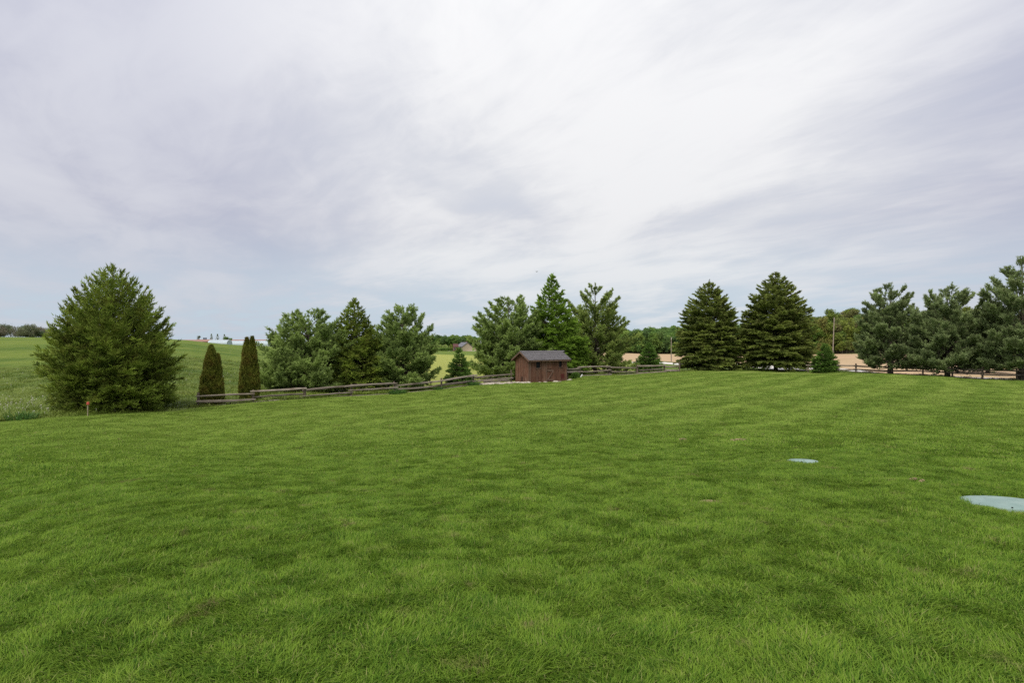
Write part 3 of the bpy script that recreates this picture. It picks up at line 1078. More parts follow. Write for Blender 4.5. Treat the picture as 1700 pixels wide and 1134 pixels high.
# --- two tall dark spruces
bs = tab([(0, .92), (.08, .97), (.25, 1.0), (.42, .97), (.6, .84), (.75, .66), (.86, .46), (.94, .25), (1, .03)])
G_B = 'pair of tall dark spruces'
spruce(gp(1177, 63.8), 9.3, 3.35, bs, M['spruce_blue'], 'shorter left one of the two tall dark layered spruces', G_B, 31, nb=470, flat=0.62, sp=0.15, ls=0.24, wf=0.17, upb=0.12, slope=(-0.16, 0.6),
       tipup=0.2, layered=0.50, inner=0.45, tv=0.18)
spruce(gp(1288, 62.8), 10.2, 3.7, bs, M['spruce_blue'], 'taller right one of the two tall dark layered spruces', G_B, 32, nb=520, flat=0.62, sp=0.15, ls=0.24, wf=0.17, upb=0.12, slope=(-0.16, 0.6),
       tipup=0.2, layered=0.52, inner=0.45, tv=0.18)
# --- young spruces
ys = tab([(0, .9), (.08, 1.0), (.25, .95), (.5, .70), (.75, .36), (.9, .15), (1, .02)])
G_Y = 'young spruces along the fence'
spruce(gp(762, 42.3), 2.6, 0.92, ys, M['young_spruce'], 'young cone shaped spruce behind the fence left of the shed', G_Y, 41, nb=240, sp=0.10, ls=0.13, wf=0.16, flat=0.5, slope=(-0.1, 0.7),
       layered=0.26, inner=0.4, m_sh=4)
spruce(gp(1077, 62.0), 2.95, 1.35, ys, M['young_spruce'], 'young spruce behind the fence beside the tall dark pair', G_Y, 42, nb=240, sp=0.13, ls=0.17, wf=0.16, flat=0.5, slope=(-0.1, 0.7),
       layered=0.3, inner=0.4, m_sh=4)
spruce(gp(1370, 57.0), 2.65, 1.15, tab([(0, .9), (.08, 1.0), (.3, .95), (.55, .72), (.75, .42), (.9, .2), (1, .02)]), M['young_spruce'],
       'young bright green spruce on the lawn edge right of the tall pair', G_Y, 43, nb=240, sp=0.12, ls=0.16, wf=0.16, flat=0.5, slope=(-0.1, 0.7), layered=0.25, inner=0.4, m_sh=4)
# --- pines along the drive on the right
G_D = 'dark pines along the right hand fence'
dp = tab([(0, .5), (.1, .80), (.22, 1.0), (.45, .97), (.65, .84), (.8, .68), (.92, .45), (1, .15)])
kw = dict(nb=110, sp=0.27, per=6, K=8, nl=0.17, nw=0.052, up=0.9, clear=0.10, slope=(-0.15, 1.3), rj=(0.72, 1.08), sl=0.20, trunk=0.024)
pine(gp(1478, 51.8), 7.75, 2.75, dp, M['dark_pine'], 'dark pine furthest left of those along the right hand fence', G_D, 51, **kw)
pine(gp(1573, 48.2), 7.35, 3.15, dp, M['dark_pine'], 'rounded dark pine second from the left along the right hand fence', G_D, 52, **kw)
pine(gp(1640, 60.0), 6.6, 2.8, dp, M['dark_pine'], 'small dark pine farther off between the two largest on the right', G_D, 53, **kw)
pine(gp(1697, 44.3), 9.2, 3.0, tab([(0, .5), (.1, .85), (.25, 1.0), (.45, .98), (.6, .88), (.75, .78), (.88, .45), (1, .08)]), M['dark_pine'],
     'tallest dark pine at the right edge of the photo', G_D, 54, **kw)


def cedar(base, H, Rad, lobes, label, seed):
    """dense columnar evergreen of upright flat sprays"""
    global rng
    rng = np.random.default_rng(seed)
    random.seed(seed)
    root = thing('cedar_tree', label, 'tree', base, 0.0, 'columnar cedars by the fence')
    tk = MB()
    PO, DI, TI = [], [], []
    for (lx, ly, h, r, n) in lobes:
        tk.tube([(lx * 0.3, ly * 0.3, -0.1), (lx, ly, h * 0.5), (lx, ly, h * 0.93)], [0.07, 0.045, 0.012], 6, 0.1)
        t = rng.random(n) ** 1.15
        pr = np.interp(t, [0, .04, .15, .3, .5, .7, .85, .95, 1], [.72, .86, 1.0, .98, .80, .60, .40, .2, .05])
        a = rng.random(n) * 6.283
        bump = 1 + 0.09 * np.sin(a * 5 + t * 9 + seed) * np.cos(t * 31 + a * 3) + 0.06 * np.sin(a * 9 - t * 40)
        q = rng.random(n)
        rr = r * pr * bump * np.where(q < 0.75, rng.uniform(0.88, 1.06, n), rng.uniform(0.45, 0.9, n))
        PO.append(np.stack([lx + rr * np.cos(a), ly + rr * np.sin(a), t * h], -1))
        DI.append(np.stack([np.cos(a) * 0.45, np.sin(a) * 0.45, 1 + 0 * a], -1) + rng.normal(0, 0.28, (n, 3)))
        TI.append(np.clip(0.45 + 0.25 * np.sin(a * 7 + t * 26) + rng.normal(0, 0.2, n), 0, 1))
    pos, d, ti = (np.concatenate(k) for k in (PO, DI, TI))
    v, f, tn = shoots_mesh(pos, d, rng.uniform(0.07, 0.15, len(pos)), rng.uniform(0.022, 0.042, len(pos)), ti)
    tk.build('trunk', M['bark'], root)
    link('crown', npmesh('crown', v, f, {'tint': tn}), M['cedar'], root)


cedar(gp(353, 30.9), 3.1, 0.62, [(-0.07, 0, 3.05, 0.51, 9000), (0.27, 0.0, 2.62, 0.27, 3500)], 'shorter brownish columnar cedar at the left end of the fence', 61)
cedar(gp(414, 32.6), 3.5, 0.55, [(-0.14, 0, 3.42, 0.37, 7500), (0.15, 0.02, 3.48, 0.35, 6500)], 'taller forked columnar cedar beside the wide soft pine', 62)

rng = np.random.default_rng(99)
random.seed(99)


def leafy(H, W, nleaf, lsz, mat_leaf, seed, bare=0.0, squash=1.0):
    """broadleaf tree: returns (trunk mesh builder, leaf arrays)"""
    g = np.random.default_rng(seed)
    random.seed(seed)
    tk = MB()
    tk.tube([(0, 0, -0.3), (0.05 * H * 0.2, 0, H * 0.3), (0, 0.02 * H, H * 0.6), (0, 0, H * 0.9)], [H * 0.022, H * 0.018, H * 0.012, H * 0.003], 6, 0.1)
    nc = 16
    cz = g.uniform(0.30, 0.90, nc)
    ca = g.random(nc) * 6.28
    cr = W * 0.5 * g.uniform(0.25, 0.80, nc) * np.interp(cz, [0.25, 0.45, 0.7, 0.95], [0.8, 1.0, 0.9, 0.35])
    cen = np.stack([cr * np.cos(ca), cr * np.sin(ca), cz * H], -1)
    for c in cen:
        z0 = c[2] * 0.6
        tk.tube([(0, 0, z0), (c[0] * 0.5, c[1] * 0.5, z0 + (c[2] - z0) * 0.6), tuple(c)], [H * 0.008, H * 0.005, H * 0.002], 4, 0, caps=False)
        if bare:
            for _ in range(10):
                e = c + g.normal(0, 0.11 * W, 3) + [0, 0, 0.05 * H]
                tk.tube([tuple(c * 0.8 + np.array([0, 0, z0 * 0.2])), tuple(e)], [H * 0.004, H * 0.001], 3, 0, caps=False)
    k = g.integers(0, nc, nleaf)
    sg = W * 0.155
    off = g.normal(0, 1, (nleaf, 3))
    off = off / (np.linalg.norm(off, axis=1, keepdims=True) + 1e-6) * (g.random((nleaf, 1)) ** 0.45) * sg * 1.35
    pos = cen[k] + off * [1, 1, 0.8 * squash]
    u = unit(g.normal(0, 1, (nleaf, 3)))
    w = unit(np.cross(u, g.normal(0, 1, (nleaf, 3))))
    s = lsz * g.uniform(0.6, 1.3, (nleaf, 1))
    v = np.stack([pos - u * s, pos + w * s * 0.6, pos + u * s, pos - w * s * 0.6], 1).reshape(-1, 3)
    f = np.arange(nleaf * 4).reshape(-1, 4)
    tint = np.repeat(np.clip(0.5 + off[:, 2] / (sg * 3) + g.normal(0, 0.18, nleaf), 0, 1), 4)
    return tk, v, f, tint


def mat_wood_crown(name, cols, trunk=False):
    m, t = new_mat(name)
    rnd = t.n('ShaderNodeObjectInfo').outputs['Random']
    c = cols[0]
    for i, k in enumerate(cols[1:]):
        a = (i + 1) / len(cols)
        c = t.mix(t.step(rnd, a - 0.06, a + 0.06), c, k)
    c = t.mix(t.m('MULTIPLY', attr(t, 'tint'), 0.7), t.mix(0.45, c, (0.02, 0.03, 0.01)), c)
    finish(t, c, 0.6, 0.15, 0.35)
    return m


m_spring = mat_wood_crown('spring_leaves', [(0.237, 0.307, 0.055), (0.307, 0.366, 0.065), (0.144, 0.257, 0.046), (0.338, 0.337, 0.091), (0.266, 0.249, 0.091), (0.184, 0.297, 0.046)])
m_green = mat_wood_crown('summer_leaves', [(0.160, 0.291, 0.068), (0.246, 0.399, 0.082), (0.131, 0.227, 0.076), (0.304, 0.437, 0.096), (0.188, 0.319, 0.082)])
m_grey = mat_wood_crown('far_budding_twigs', [(0.229, 0.270, 0.135), (0.304, 0.270, 0.192), (0.174, 0.247, 0.124), (0.273, 0.292, 0.158)])


def tree_source(H, W, n, sz, mat, seed, bare=0.0):
    tk, v, f, tint = leafy(H, W, n, sz, mat, seed, bare)
    tv = np.array(tk.v)
    me = npmesh('tree', np.concatenate([v, tv]), np.concatenate([f, np.array([q if len(q) == 4 else tuple(q[:4]) for q in tk.f if len(q) >= 4 or len(q) == 4]) + len(v)]),
                {'tint': np.concatenate([tint, np.zeros(len(tv))])})
    me.materials.append(mat)
    me.materials.append(M['bark'])
    mi = np.zeros(len(me.polygons), np.int32)
    mi[len(f):] = 1
    me.polygons.foreach_set('material_index', mi)
    return me


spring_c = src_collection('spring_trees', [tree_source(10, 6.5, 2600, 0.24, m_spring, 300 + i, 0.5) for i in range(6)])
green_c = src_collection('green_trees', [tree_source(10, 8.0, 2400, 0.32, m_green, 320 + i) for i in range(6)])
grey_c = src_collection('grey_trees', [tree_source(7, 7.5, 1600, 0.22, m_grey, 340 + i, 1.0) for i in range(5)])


def woods(name, coll, nvar, n, d0, d1, px0, px1, sc, label, clump=None):
    d = np.sqrt(rng.uniform(d0 * d0, d1 * d1, n))
    d[: n // 4] = d0 + rng.uniform(0, 8, n // 4)
    px = rng.uniform(px0, px1, n)
    x = (px - 850) / 1000 * d
    s = rng.uniform(*sc, n)
    return scatter(name, coll, np.stack([x, d, gz(x, d) - 0.2], -1), np.stack([0 * s, 0 * s, rng.random(n) * 6.28], -1), np.stack([s, s, s * rng.uniform(0.85, 1.15, n)], -1),
                   rng.integers(0, nvar, n), label)


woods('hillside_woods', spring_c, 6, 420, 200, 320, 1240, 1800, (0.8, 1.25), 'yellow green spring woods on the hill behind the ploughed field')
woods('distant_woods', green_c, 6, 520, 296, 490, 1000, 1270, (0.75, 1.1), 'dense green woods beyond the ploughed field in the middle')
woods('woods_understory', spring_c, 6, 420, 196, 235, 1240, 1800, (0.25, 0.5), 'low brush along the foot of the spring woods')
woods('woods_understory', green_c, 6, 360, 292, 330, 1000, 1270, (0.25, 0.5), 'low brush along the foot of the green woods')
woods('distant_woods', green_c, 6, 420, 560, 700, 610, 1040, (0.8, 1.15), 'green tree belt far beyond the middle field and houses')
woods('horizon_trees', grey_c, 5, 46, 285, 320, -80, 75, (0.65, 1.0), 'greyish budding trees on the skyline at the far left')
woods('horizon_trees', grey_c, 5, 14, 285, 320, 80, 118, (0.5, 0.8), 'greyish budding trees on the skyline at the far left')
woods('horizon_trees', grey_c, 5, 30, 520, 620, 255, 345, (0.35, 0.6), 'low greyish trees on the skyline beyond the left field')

# ------------------------------------------------------------------ far buildings and trees
M['tan_wall'] = mat_plain('tan_siding', (0.46, 0.37, 0.26))
M['brick_wall'] = mat_plain('brown_brick', (0.20, 0.09, 0.065))
M['far_roof'] = mat_plain('grey_roofing', (0.15, 0.15, 0.165))
M['dark_roof'] = mat_plain('dark_red_roofing', (0.11, 0.045, 0.040))
M['pane'] = mat_plain('window_glass', (0.012, 0.013, 0.015), 0.6, 0.15)
M['white_trim'] = mat_plain('white_trim', (0.75, 0.75, 0.72))
M['barn_red'] = mat_plain('barn_red', (0.24, 0.075, 0.055))
M['film'] = mat_plain('greenhouse_film', (0.42, 0.50, 0.53), 0.45, 0.3)
M['silo'] = mat_plain('dark_blue_steel', (0.035, 0.055, 0.085), 0.4)
M['barn_roof'] = mat_plain('rusty_roof', (0.30, 0.17, 0.13))
M['barn_grey'] = mat_plain('grey_cladding', (0.33, 0.32, 0.31))


def gable_house(name, label, cat, base, rz, L, W, eave, ridge, wall, roof, wins=(), over=0.4, group=None, door=None):
    """gabled building, length along local x; wins: (face, x, z, w, h)"""
    root = thing(name, label, cat, base, rz, group)
    w = MB()
    x, y = L / 2, W / 2
    w.add([(-x, -y, -1.2), (x, -y, -1.2), (x, y, -1.2), (-x, y, -1.2), (-x, -y, eave), (x, -y, eave), (x, y, eave), (-x, y, eave), (-x, 0, ridge), (x, 0, ridge)],
          [(0, 1, 5, 4), (1, 2, 6, 9, 5), (2, 3, 7, 6), (3, 0, 4, 8, 7)])
    w.build('wall', wall, root)
    r = MB()
    sl = (ridge - eave) / y
    for s in (-1, 1):
        ye, ze = s * (y + over), eave - sl * over
        a = [(-x - over, 0, ridge + 0.06), (x + over, 0, ridge + 0.06), (x + over, ye, ze + 0.06), (-x - over, ye, ze + 0.06)]
        b = [(p[0], p[1], p[2] + 0.18) for p in a]
        r.add(a + b, [(0, 1, 2, 3), (7, 6, 5, 4), (0, 4, 5, 1), (1, 5, 6, 2), (2, 6, 7, 3), (3, 7, 4, 0)])
    r.build('roof', roof, root)
    for face, u, z, ww, hh in wins:
        c = {'f': (u, -y - 0.02, z), 'l': (-x - 0.02, u, z), 'r': (x + 0.02, u, z)}[face]
        s1 = (ww + 0.16, 0.10, hh + 0.16) if face == 'f' else (0.10, ww + 0.16, hh + 0.16)
        s2 = (ww, 0.06, hh) if face == 'f' else (0.06, ww, hh)
        fo = MB().box(c, s1).build('window', M['white_trim'], root)
        dx = {'f': (0, -0.04, 0), 'l': (-0.04, 0, 0), 'r': (0.04, 0, 0)}[face]
        MB().box(tuple(a + b for a, b in zip(c, dx)), s2).build('pane', M['pane'], fo)
    return root


# tan house with its brick wing, beyond the middle field
b = P(771, 582.5, 385)
b.z = g1(b.x, b.y)
hs = gable_house('farm_house', 'tan house with a grey gabled roof far beyond the middle field', 'house', b, R(-62), 9.0, 7.0, 2.9, 5.4, M['tan_wall'], M['far_roof'],
                 [('f', -2.6, 1.6, 1.1, 1.3), ('f', 0.2, 1.6, 1.1, 1.3), ('f', 2.8, 1.3, 1.0, 2.0), ('l', -1.6, 1.6, 1.0, 1.3), ('l', 1.6, 1.6, 1.0, 1.3)])
ch = MB().box((1.4, 0.8, 5.4), (0.7, 0.7, 1.6)).build('chimney', M['brick_wall'], hs)
b = P(756, 582.5, 380)
b.z = g1(b.x, b.y)
gable_house('brick_outbuilding', 'dark red brick building standing left of the tan house', 'building', b, R(20), 2.6, 3.6, 2.8, 4.4, M['brick_wall'], M['dark_roof'],
            [('f', -0.8, 1.5, 0.8, 1.1)])
b = P(800, 582.0, 395)
b.z = g1(b.x, b.y)
gable_house('second_house', 'pale house with a grey roof half hidden behind the left pine of the shed clump', 'house', b, R(-5), 9.0, 7.5, 4.4, 6.6, M['tan_wall'], M['far_roof'],
            [('f', -2.4, 1.6, 1.1, 1.3), ('f', 2.4, 1.6, 1.1, 1.3), ('f', 0, 3.4, 0.9, 1.0)])

# greenhouses, barns, silos and trees on the far left skyline


def greenhouse(px0, px1, d, h, label):
    a, c = P(px0, 575, d), P(px1, 575, d)
    L = (c - a).length
    mid = (a + c) / 2
    mid.z = g1(mid.x, mid.y)
    root = thing('greenhouse', label, 'greenhouse', mid, 0.0, 'greenhouses on the skyline')
    mb = MB()
    n = 14
    pr = [(-4.0 * math.cos(math.pi * k / 10), (h - 1.0) * math.sin(math.pi * k / 10) + 1.0) for k in range(11)]
    pr = [(-4.0, -1.5)] + pr + [(4.0, -1.5)]
    v, f = [], []
    for i in range(n + 1):
        x = -L / 2 + L * i / n
        v += [(x, q[0], q[1]) for q in pr]
    m = len(pr)
    for i in range(n):
        for k in range(m - 1):
            f.append((i * m + k, i * m + k + 1, (i + 1) * m + k + 1, (i + 1) * m + k))
    f.append(tuple(range(m)))
    f.append(tuple(reversed(range(n * m, n * m + m))))
    mb.add(v, f)
    mb.build('cover', M['film'], root, smooth=False)
    for i in range(n + 1):
        x = -L / 2 + L * i / n
        MB().tube([(x, q[0] * 1.01, q[1] * 1.01 + 0.02) for q in pr], [0.07] * m, 4).build('hoop', M['white_trim'], root)
    return root


greenhouse(350, 381, 396, 3.6, 'nearer white greenhouse on the skyline, left of the forked cedar')
greenhouse(383, 448, 420, 3.6, 'longer white greenhouse on the skyline behind the forked cedar')
for px, d, L, lab in ((340, 430, 9, 'low reddish barn beside the two dark silos on the skyline'), (412, 452, 26, 'long low reddish barn behind the greenhouses on the skyline')):
    b = P(px, 574, d)
    b.z = g1(b.x, b.y)
    gable_house('barn', lab, 'barn', b, R(8), L, 7.0, 2.6 if L < 10 else 3.3, 4.0 if L < 10 else 4.5, M['barn_red'], M['barn_roof'],
                [('f', -L * 0.25, 1.2, 2.4, 2.2)])
b = P(318, 573, 436)
b.z = g1(b.x, b.y)
gable_house('low_barn', 'low grey barn at the left end of the farmstead skyline', 'barn', b, R(4), 14, 7.0, 2.4, 3.7, M['barn_grey'], M['barn_roof'], [('f', 2, 1.2, 2.4, 2.0)])
for px, lab in ((338.6, 'left one of two slim dark silos on the skyline'), (341.9, 'right one of two slim dark silos on the skyline')):
    b = P(px, 574, 470)
    b.z = g1(b.x, b.y)
    root = thing('silo', lab, 'silo', b, 0, 'dark silos on the skyline')
    top = P(px, 560.2, 470).z - b.z
    MB().tube([(0, 0, -1), (0, 0, top - 0.5)], [0.55, 0.55], 12).build('tank', M['silo'], root)
    MB().tube([(0, 0, top - 0.5), (0, 0, top - 0.2), (0, 0, top)], [0.58, 0.38, 0.05], 12).build('cap', M['silo'], root)

G_F = 'farmstead trees on the skyline'


def far_tree(px, ytop, d, W, n, sz, mat, label, seed, bare=0.0, name='broadleaf_tree', group=G_F):
    b = gp(px, d)
    H = P(px, ytop, d).z - b.z
    tk, v, f, tint = leafy(H, W, n, sz, mat, seed, bare)
    root = thing(name, label, 'tree', b, 0, group)
    tk.build('trunk', M['bark'], root)
    link('crown', npmesh('crown', v, f, {'tint': tint}), mat, root)


far_tree(330.5, 556.0, 440, 3.8, 500, 0.20, m_grey, 'nearly bare grey tree left of the silos on the skyline', 401, 1.0)
far_tree(376, 558.5, 435, 6.0, 1200, 0.28, m_green, 'wide dark leafy tree right of the skyline firs', 402)
far_tree(384, 561.0, 437, 4.0, 700, 0.28, m_green, 'lower leafy tree at the right end of the farmstead trees', 403)
far_tree(415, 557.5, 470, 4.0, 500, 0.22, m_grey, 'pale budding tree right behind the tip of the forked cedar', 404, 0.6)
cone = tab([(0, 1), (.2, .92), (.5, .62), (.8, .26), (1, .02)])
for px, yt, d, r_, lab, sd_ in ((351, 555.3, 438, 1.5, 'left most of the dark firs by the farmstead barns', 411), (361, 555.6, 436, 2.0, 'middle wider fir by the farmstead barns', 412),
                                (372.5, 555.8, 440, 1.5, 'right most fir, rising over the leafy tree by the greenhouses', 413)):
    b = gp(px, d)
    spruce(b, P(px, yt, d).z - b.z, r_, cone, M['spruce_blue'], lab, G_F, sd_, nb=46, sp=0.5, ls=0.5, wf=0.3, m_sh=3, inner=0.5, name='fir_tree')
rng = np.random.default_rng(123)
random.seed(123)
far_tree(749, 571.0, 372, 2.4, 500, 0.24, m_spring, 'slim yellow green tree left of the brick building', 405, group=None)
far_tree(1338, 522.0, 214, 5.6, 500, 0.14, m_grey, 'half bare tree standing above the woods beside the tall spruce', 406, 1.0, group=None)
far_tree(1424, 519.5, 240, 6.5, 1500, 0.2, m_green, 'darker green tree topping the woods left of the dark pines', 407, group=None)

# clipped hedge before the house
hd = MB()
hroot = thing('hedge', 'long low green hedge left of the far brick building', 'hedge', gp(737, 376))
n = 2600
L = 13.0
v0 = np.stack([rng.uniform(-L / 2 - 1, L / 2 - 1, n), rng.uniform(-0.8, 0.8, n), rng.uniform(0, 1.9, n)], -1)
vv, ff, tn = shoots_mesh(v0, rng.normal(size=(n, 3)) + [0, 0, 0.5], rng.uniform(0.25, 0.5, n), rng.uniform(0.09, 0.18, n), rng.random(n))
link('foliage', npmesh('foliage', vv, ff, {'tint': tn}), M['young_spruce'], hroot)
for i in range(7):
    x = -L / 2 + i * 1.9 - 0.3
    MB().tube([(x, 0, -0.2), (x, 0, 1.0)], [0.05, 0.02], 5).build('stem', M['bark'], hroot)

# utility poles
M['pole'] = mat_wood('bleached_pole', (0.24, 0.20, 0.155), (0.44, 0.39, 0.32), (0.20, 0.16, 0.12), 'Z', 12.0)


def pole(px, yt, d, dx, r, label, arm=False):
    b = gp(px, d)
    H = P(px, yt, d).z - b.z
    root = thing('utility_pole', label, 'pole', b, 0, 'wooden poles along the drive')
    MB().tube([(0, 0, -0.3), (dx * 0.5, 0, H * 0.5), (dx, 0, H)], [r, r * 0.88, r * 0.75], 9, 0.03).build('shaft', M['pole'], root)
    MB().box((dx * 0.9, -0.14, H * 0.91), (0.16, 0.10, 0.28)).build('bracket', M['pole'], root)
    for z in (0.955, 0.9):
        MB().tube([(dx * z, -0.10, H * z), (dx * z, -0.26, H * z + 0.03)], [0.05, 0.035], 6).build('insulator', M['white_trim'], root)


pole(1114.5, 559.5, 128, -0.02, 0.11, 'slim pale wooden pole beside the drive, left of the tall dark spruces')
pole(1382.5, 527.0, 186, 0.45, 0.16, 'tall leaning wooden pole before the woods, behind the young bright spruce')

# ------------------------------------------------------------------ split rail fences
G_FN = 'split rail fences'


def fence(label, posts, rails):
    """posts: (px, y_top, d); rails: (post index a, post index b, px0, y0, px1, y1, radius m, side)"""
    org = gp(posts[0][0], posts[0][2])
    root = thing('rail_fence', label, 'fence', org, 0, G_FN)
    for px, yt, d in posts:
        b = gp(px, d)
        top = P(px, yt, d).z - b.z
        q = b - org
        mb = MB()
        r = random.uniform(0.062, 0.078)
        lx, ly = random.uniform(-0.03, 0.03), random.uniform(-0.03, 0.03)
        mb.tube([(0, 0, -0.3), (lx * 0.3, ly * 0.3, top * 0.4), (lx * 0.7, ly * 0.7, top * 0.8), (lx, ly, top)], [r * 1.08, r * 1.04, r, r * 0.86], 7, 0.14, 0.8, random.random() * 3)
        mb.build('post', M['post'], root, q)
    for a, b_, x0, y0, x1, y1, r, side in rails:
        pa, pb = posts[a], posts[b_]

        def dep(px):
            return pa[2] + (pb[2] - pa[2]) * (px - pa[0]) / (pb[0] - pa[0] + 1e-9)
        p0, p1 = P(x0, y0, dep(x0)), P(x1, y1, dep(x1))
        for p in (p0, p1):
            p.y += 0.11 * side
            p.z = max(p.z, g1(p.x, p.y) + r * 0.9)
        ax = p1 - p0
        L = ax.length
        mb = MB()
        sag, bow = random.uniform(-0.03, 0.03), random.uniform(-0.03, 0.03)
        pts, rads = [], []
        t0 = random.choice((0.85, 1.15))
        for k in range(7):
            s = k / 6
            pts.append((-L / 2 + L * s, bow * math.sin(math.pi * s), sag * math.sin(math.pi * s) + random.uniform(-0.008, 0.008)))
            e = 0.72 if k in (0, 6) else 1.0
            rads.append(r * e * (t0 + (2 - 2 * t0) * s) * random.uniform(0.93, 1.07))
        mb.tube(pts, rads, 6, 0.20, 0.85, random.random() * 3)
        o = mb.build('rail', M['rail'], root, (p0 + p1) / 2 - org)
        o.rotation_euler = ax.to_track_quat('X', 'Z').to_euler()
    return root


fp = [(329, 652, 30.0), (420, 647.5, 31.6), (506, 643.5, 33.3), (583, 638, 35.0), (655, 633.5, 36.9), (733, 627.5, 39.0), (786, 621.5, 41.3), (849, 614, 44.6)]
fr_ = [(0, 1, 327, 657.8, 424, 653.6, .055, -1), (0, 1, 327, 666.0, 426, 662.8, .075, -1), (0, 1, 332, 675.5, 412, 673.0, .04, -1),
       (1, 2, 417, 649.8, 510, 644.6, .060, -1), (1, 2, 417, 660.3, 507, 654.3, .060, 1), (1, 2, 416, 670.0, 508, 662.8, .055, -1),
       (2, 3, 501, 648.8, 584, 641.6, .075, 1), (2, 3, 498, 658.2, 587, 651.5, .060, -1), (2, 3, 500, 665.0, 580, 660.0, .050, 1),
       (3, 4, 573, 641.8, 660, 636.6, .085, -1), (3, 4, 579, 648.4, 661, 643.4, .075, -1), (3, 4, 581, 657.8, 653, 653.5, .060, -1),
       (4, 5, 654, 640.8, 735, 632.6, .070, 1), (4, 5, 654, 647.0, 734, 640.5, .065, 1), (4, 5, 676, 655.0, 728, 649.3, .050, 1),
       (5, 6, 719, 634.2, 792, 622.6, .080, -1), (5, 6, 722, 640.8, 790, 632.2, .075, 1), (5, 6, 735, 646.6, 780, 640.4, .055, -1),
       (6, 7, 784, 627.6, 852, 621.4, .075, 1), (6, 7, 784, 633.6, 852, 627.4, .060, -1)]
fence('long split rail fence running from the columnar cedars up to the shed', fp, fr_)
fp2 = [(942, 609, 49.3), (962, 608, 51.2), (1011, 607.5, 54.2), (1058, 606, 56.6), (1103, 605.5, 58.6), (1128, 600, 60.0)]
fr2 = [(0, 1, 937, 613.3, 964, 612.8, .085, -1), (0, 1, 937, 618.0, 966, 617.0, .11, -1),
       (1, 2, 959, 610.2, 1013, 608.6, .085, -1), (1, 2, 960, 617.8, 1014, 614.4, .080, -1), (1, 2, 959, 624.2, 1015, 621.6, .085, -1),
       (2, 3, 1007, 610.0, 1060, 611.2, .085, 1), (2, 3, 1009, 617.2, 1060, 617.6, .070, 1), (2, 3, 1022, 624.4, 1056, 623.0, .045, -1),
       (3, 4, 1057, 607.8, 1104, 606.8, .105, -1), (3, 4, 1060, 614.8, 1101, 612.6, .085, -1), (3, 4, 1056, 621.0, 1105, 620.2, .11, -1),
       (4, 5, 1102, 609.3, 1129, 608.2, .085, 1), (4, 5, 1104, 615.2, 1129, 614.8, .13, 1)]
fence('split rail fence stretch between the shed and the two tall dark spruces', fp2, fr2)
fp3 = [(1342, 607, 58.0), (1381, 605, 56.5), (1421, 603.5, 54.6), (1476, 605, 51.9), (1532, 606.5, 49.4), (1581, 608, 47.5), (1631, 609, 45.8), (1688, 611, 44.2), (1745, 613, 42.5)]
fr3 = []
for k, (ya, yb) in enumerate([((606.6, 606.9), (613.8, 613.8)), ((606.9, 607.4), (613.8, 614.2)), ((607.4, 609.8), (613.0, 616.6)), ((609.8, 610.6), (616.0, 616.6)), ((611, 612.6), (616.4, 619.6)),
                              ((612.6, 614.2), (619.6, 621.6)), ((614.4, 615.8), (622.0, 622.8)), ((615.8, 617.5), (622.8, 624.5))]):
    a, b_ = fp3[k][0], fp3[k + 1][0]
    s = 1 if k % 2 else -1
    fr3.append((k, k + 1, a - 5, ya[0], b_ + 5, ya[1], .07, s))
    fr3.append((k, k + 1, a - 5, yb[0], b_ + 5, yb[1], .07, s))
    if k >= 2:
        y0 = [0, 0, 618.6, 621.8, 624.2, 627.6, 631.0, 633.0, 636][k]
        y1 = [0, 0, 621.8, 624.2, 627.6, 630.6, 632.6, 635.0, 638][k]
        fr3.append((k, k + 1, a - 4, y0, b_ + 4, y1, .065, s))
fence('split rail fence under the dark pines on the right, along the drive', fp3, fr3)

# ------------------------------------------------------------------ shed
FL, FR_ = Vector((1.327, 45.9)), Vector((4.354, 48.0))
ang = math.atan2(FR_.y - FL.y, FR_.x - FL.x)
SL, SW = 3.68, 1.82
zb = min(g1(FL.x, FL.y), g1(FR_.x, FR_.y), g1(0.317, 47.4)) + 0.02
shed = thing('garden_shed', 'small brown board shed with a grey shingle roof in front of the tall trees', 'shed', (FL.x, FL.y, zb), ang)
EV, RG = 1.80, 2.31         # eave and ridge height; local x along the front, y into the depth


def gable_z(y):
    return EV + (RG - EV) * (1 - abs(y - SW / 2) / (SW / 2))


def board(x0, x1, z0, z1, y=0.0, th=0.025, z1b=None):
    """vertical front board"""
    mb = MB()
    z1b = z1 if z1b is None else z1b
    mb.add([(x0, y - th, z0), (x1, y - th, z0), (x1, y, z0), (x0, y, z0), (x0, y - th, z1), (x1, y - th, z1b), (x1, y, z1b), (x0, y, z1)],
           [(0, 3, 2, 1), (4, 5, 6, 7), (0, 1, 5, 4), (1, 2, 6, 5), (2, 3, 7, 6), (3, 0, 4, 7)])
    return mb


core = MB()
core.add([(0.03, 0.03, -0.15), (SL - 0.03, 0.03, -0.15), (SL - 0.03, SW - 0.03, -0.15), (0.03, SW - 0.03, -0.15), (0.03, 0.03, EV), (SL - 0.03, 0.03, EV), (SL - 0.03, SW - 0.03, EV),
          (0.03, SW - 0.03, EV), (0.03, SW / 2, RG - 0.02), (SL - 0.03, SW / 2, RG - 0.02)], [(0, 1, 5, 4), (1, 2, 6, 9, 5), (2, 3, 7, 6), (3, 0, 4, 8, 7), (4, 5, 9, 8), (6, 7, 8, 9)])
core.build('frame', M['black'], shed)
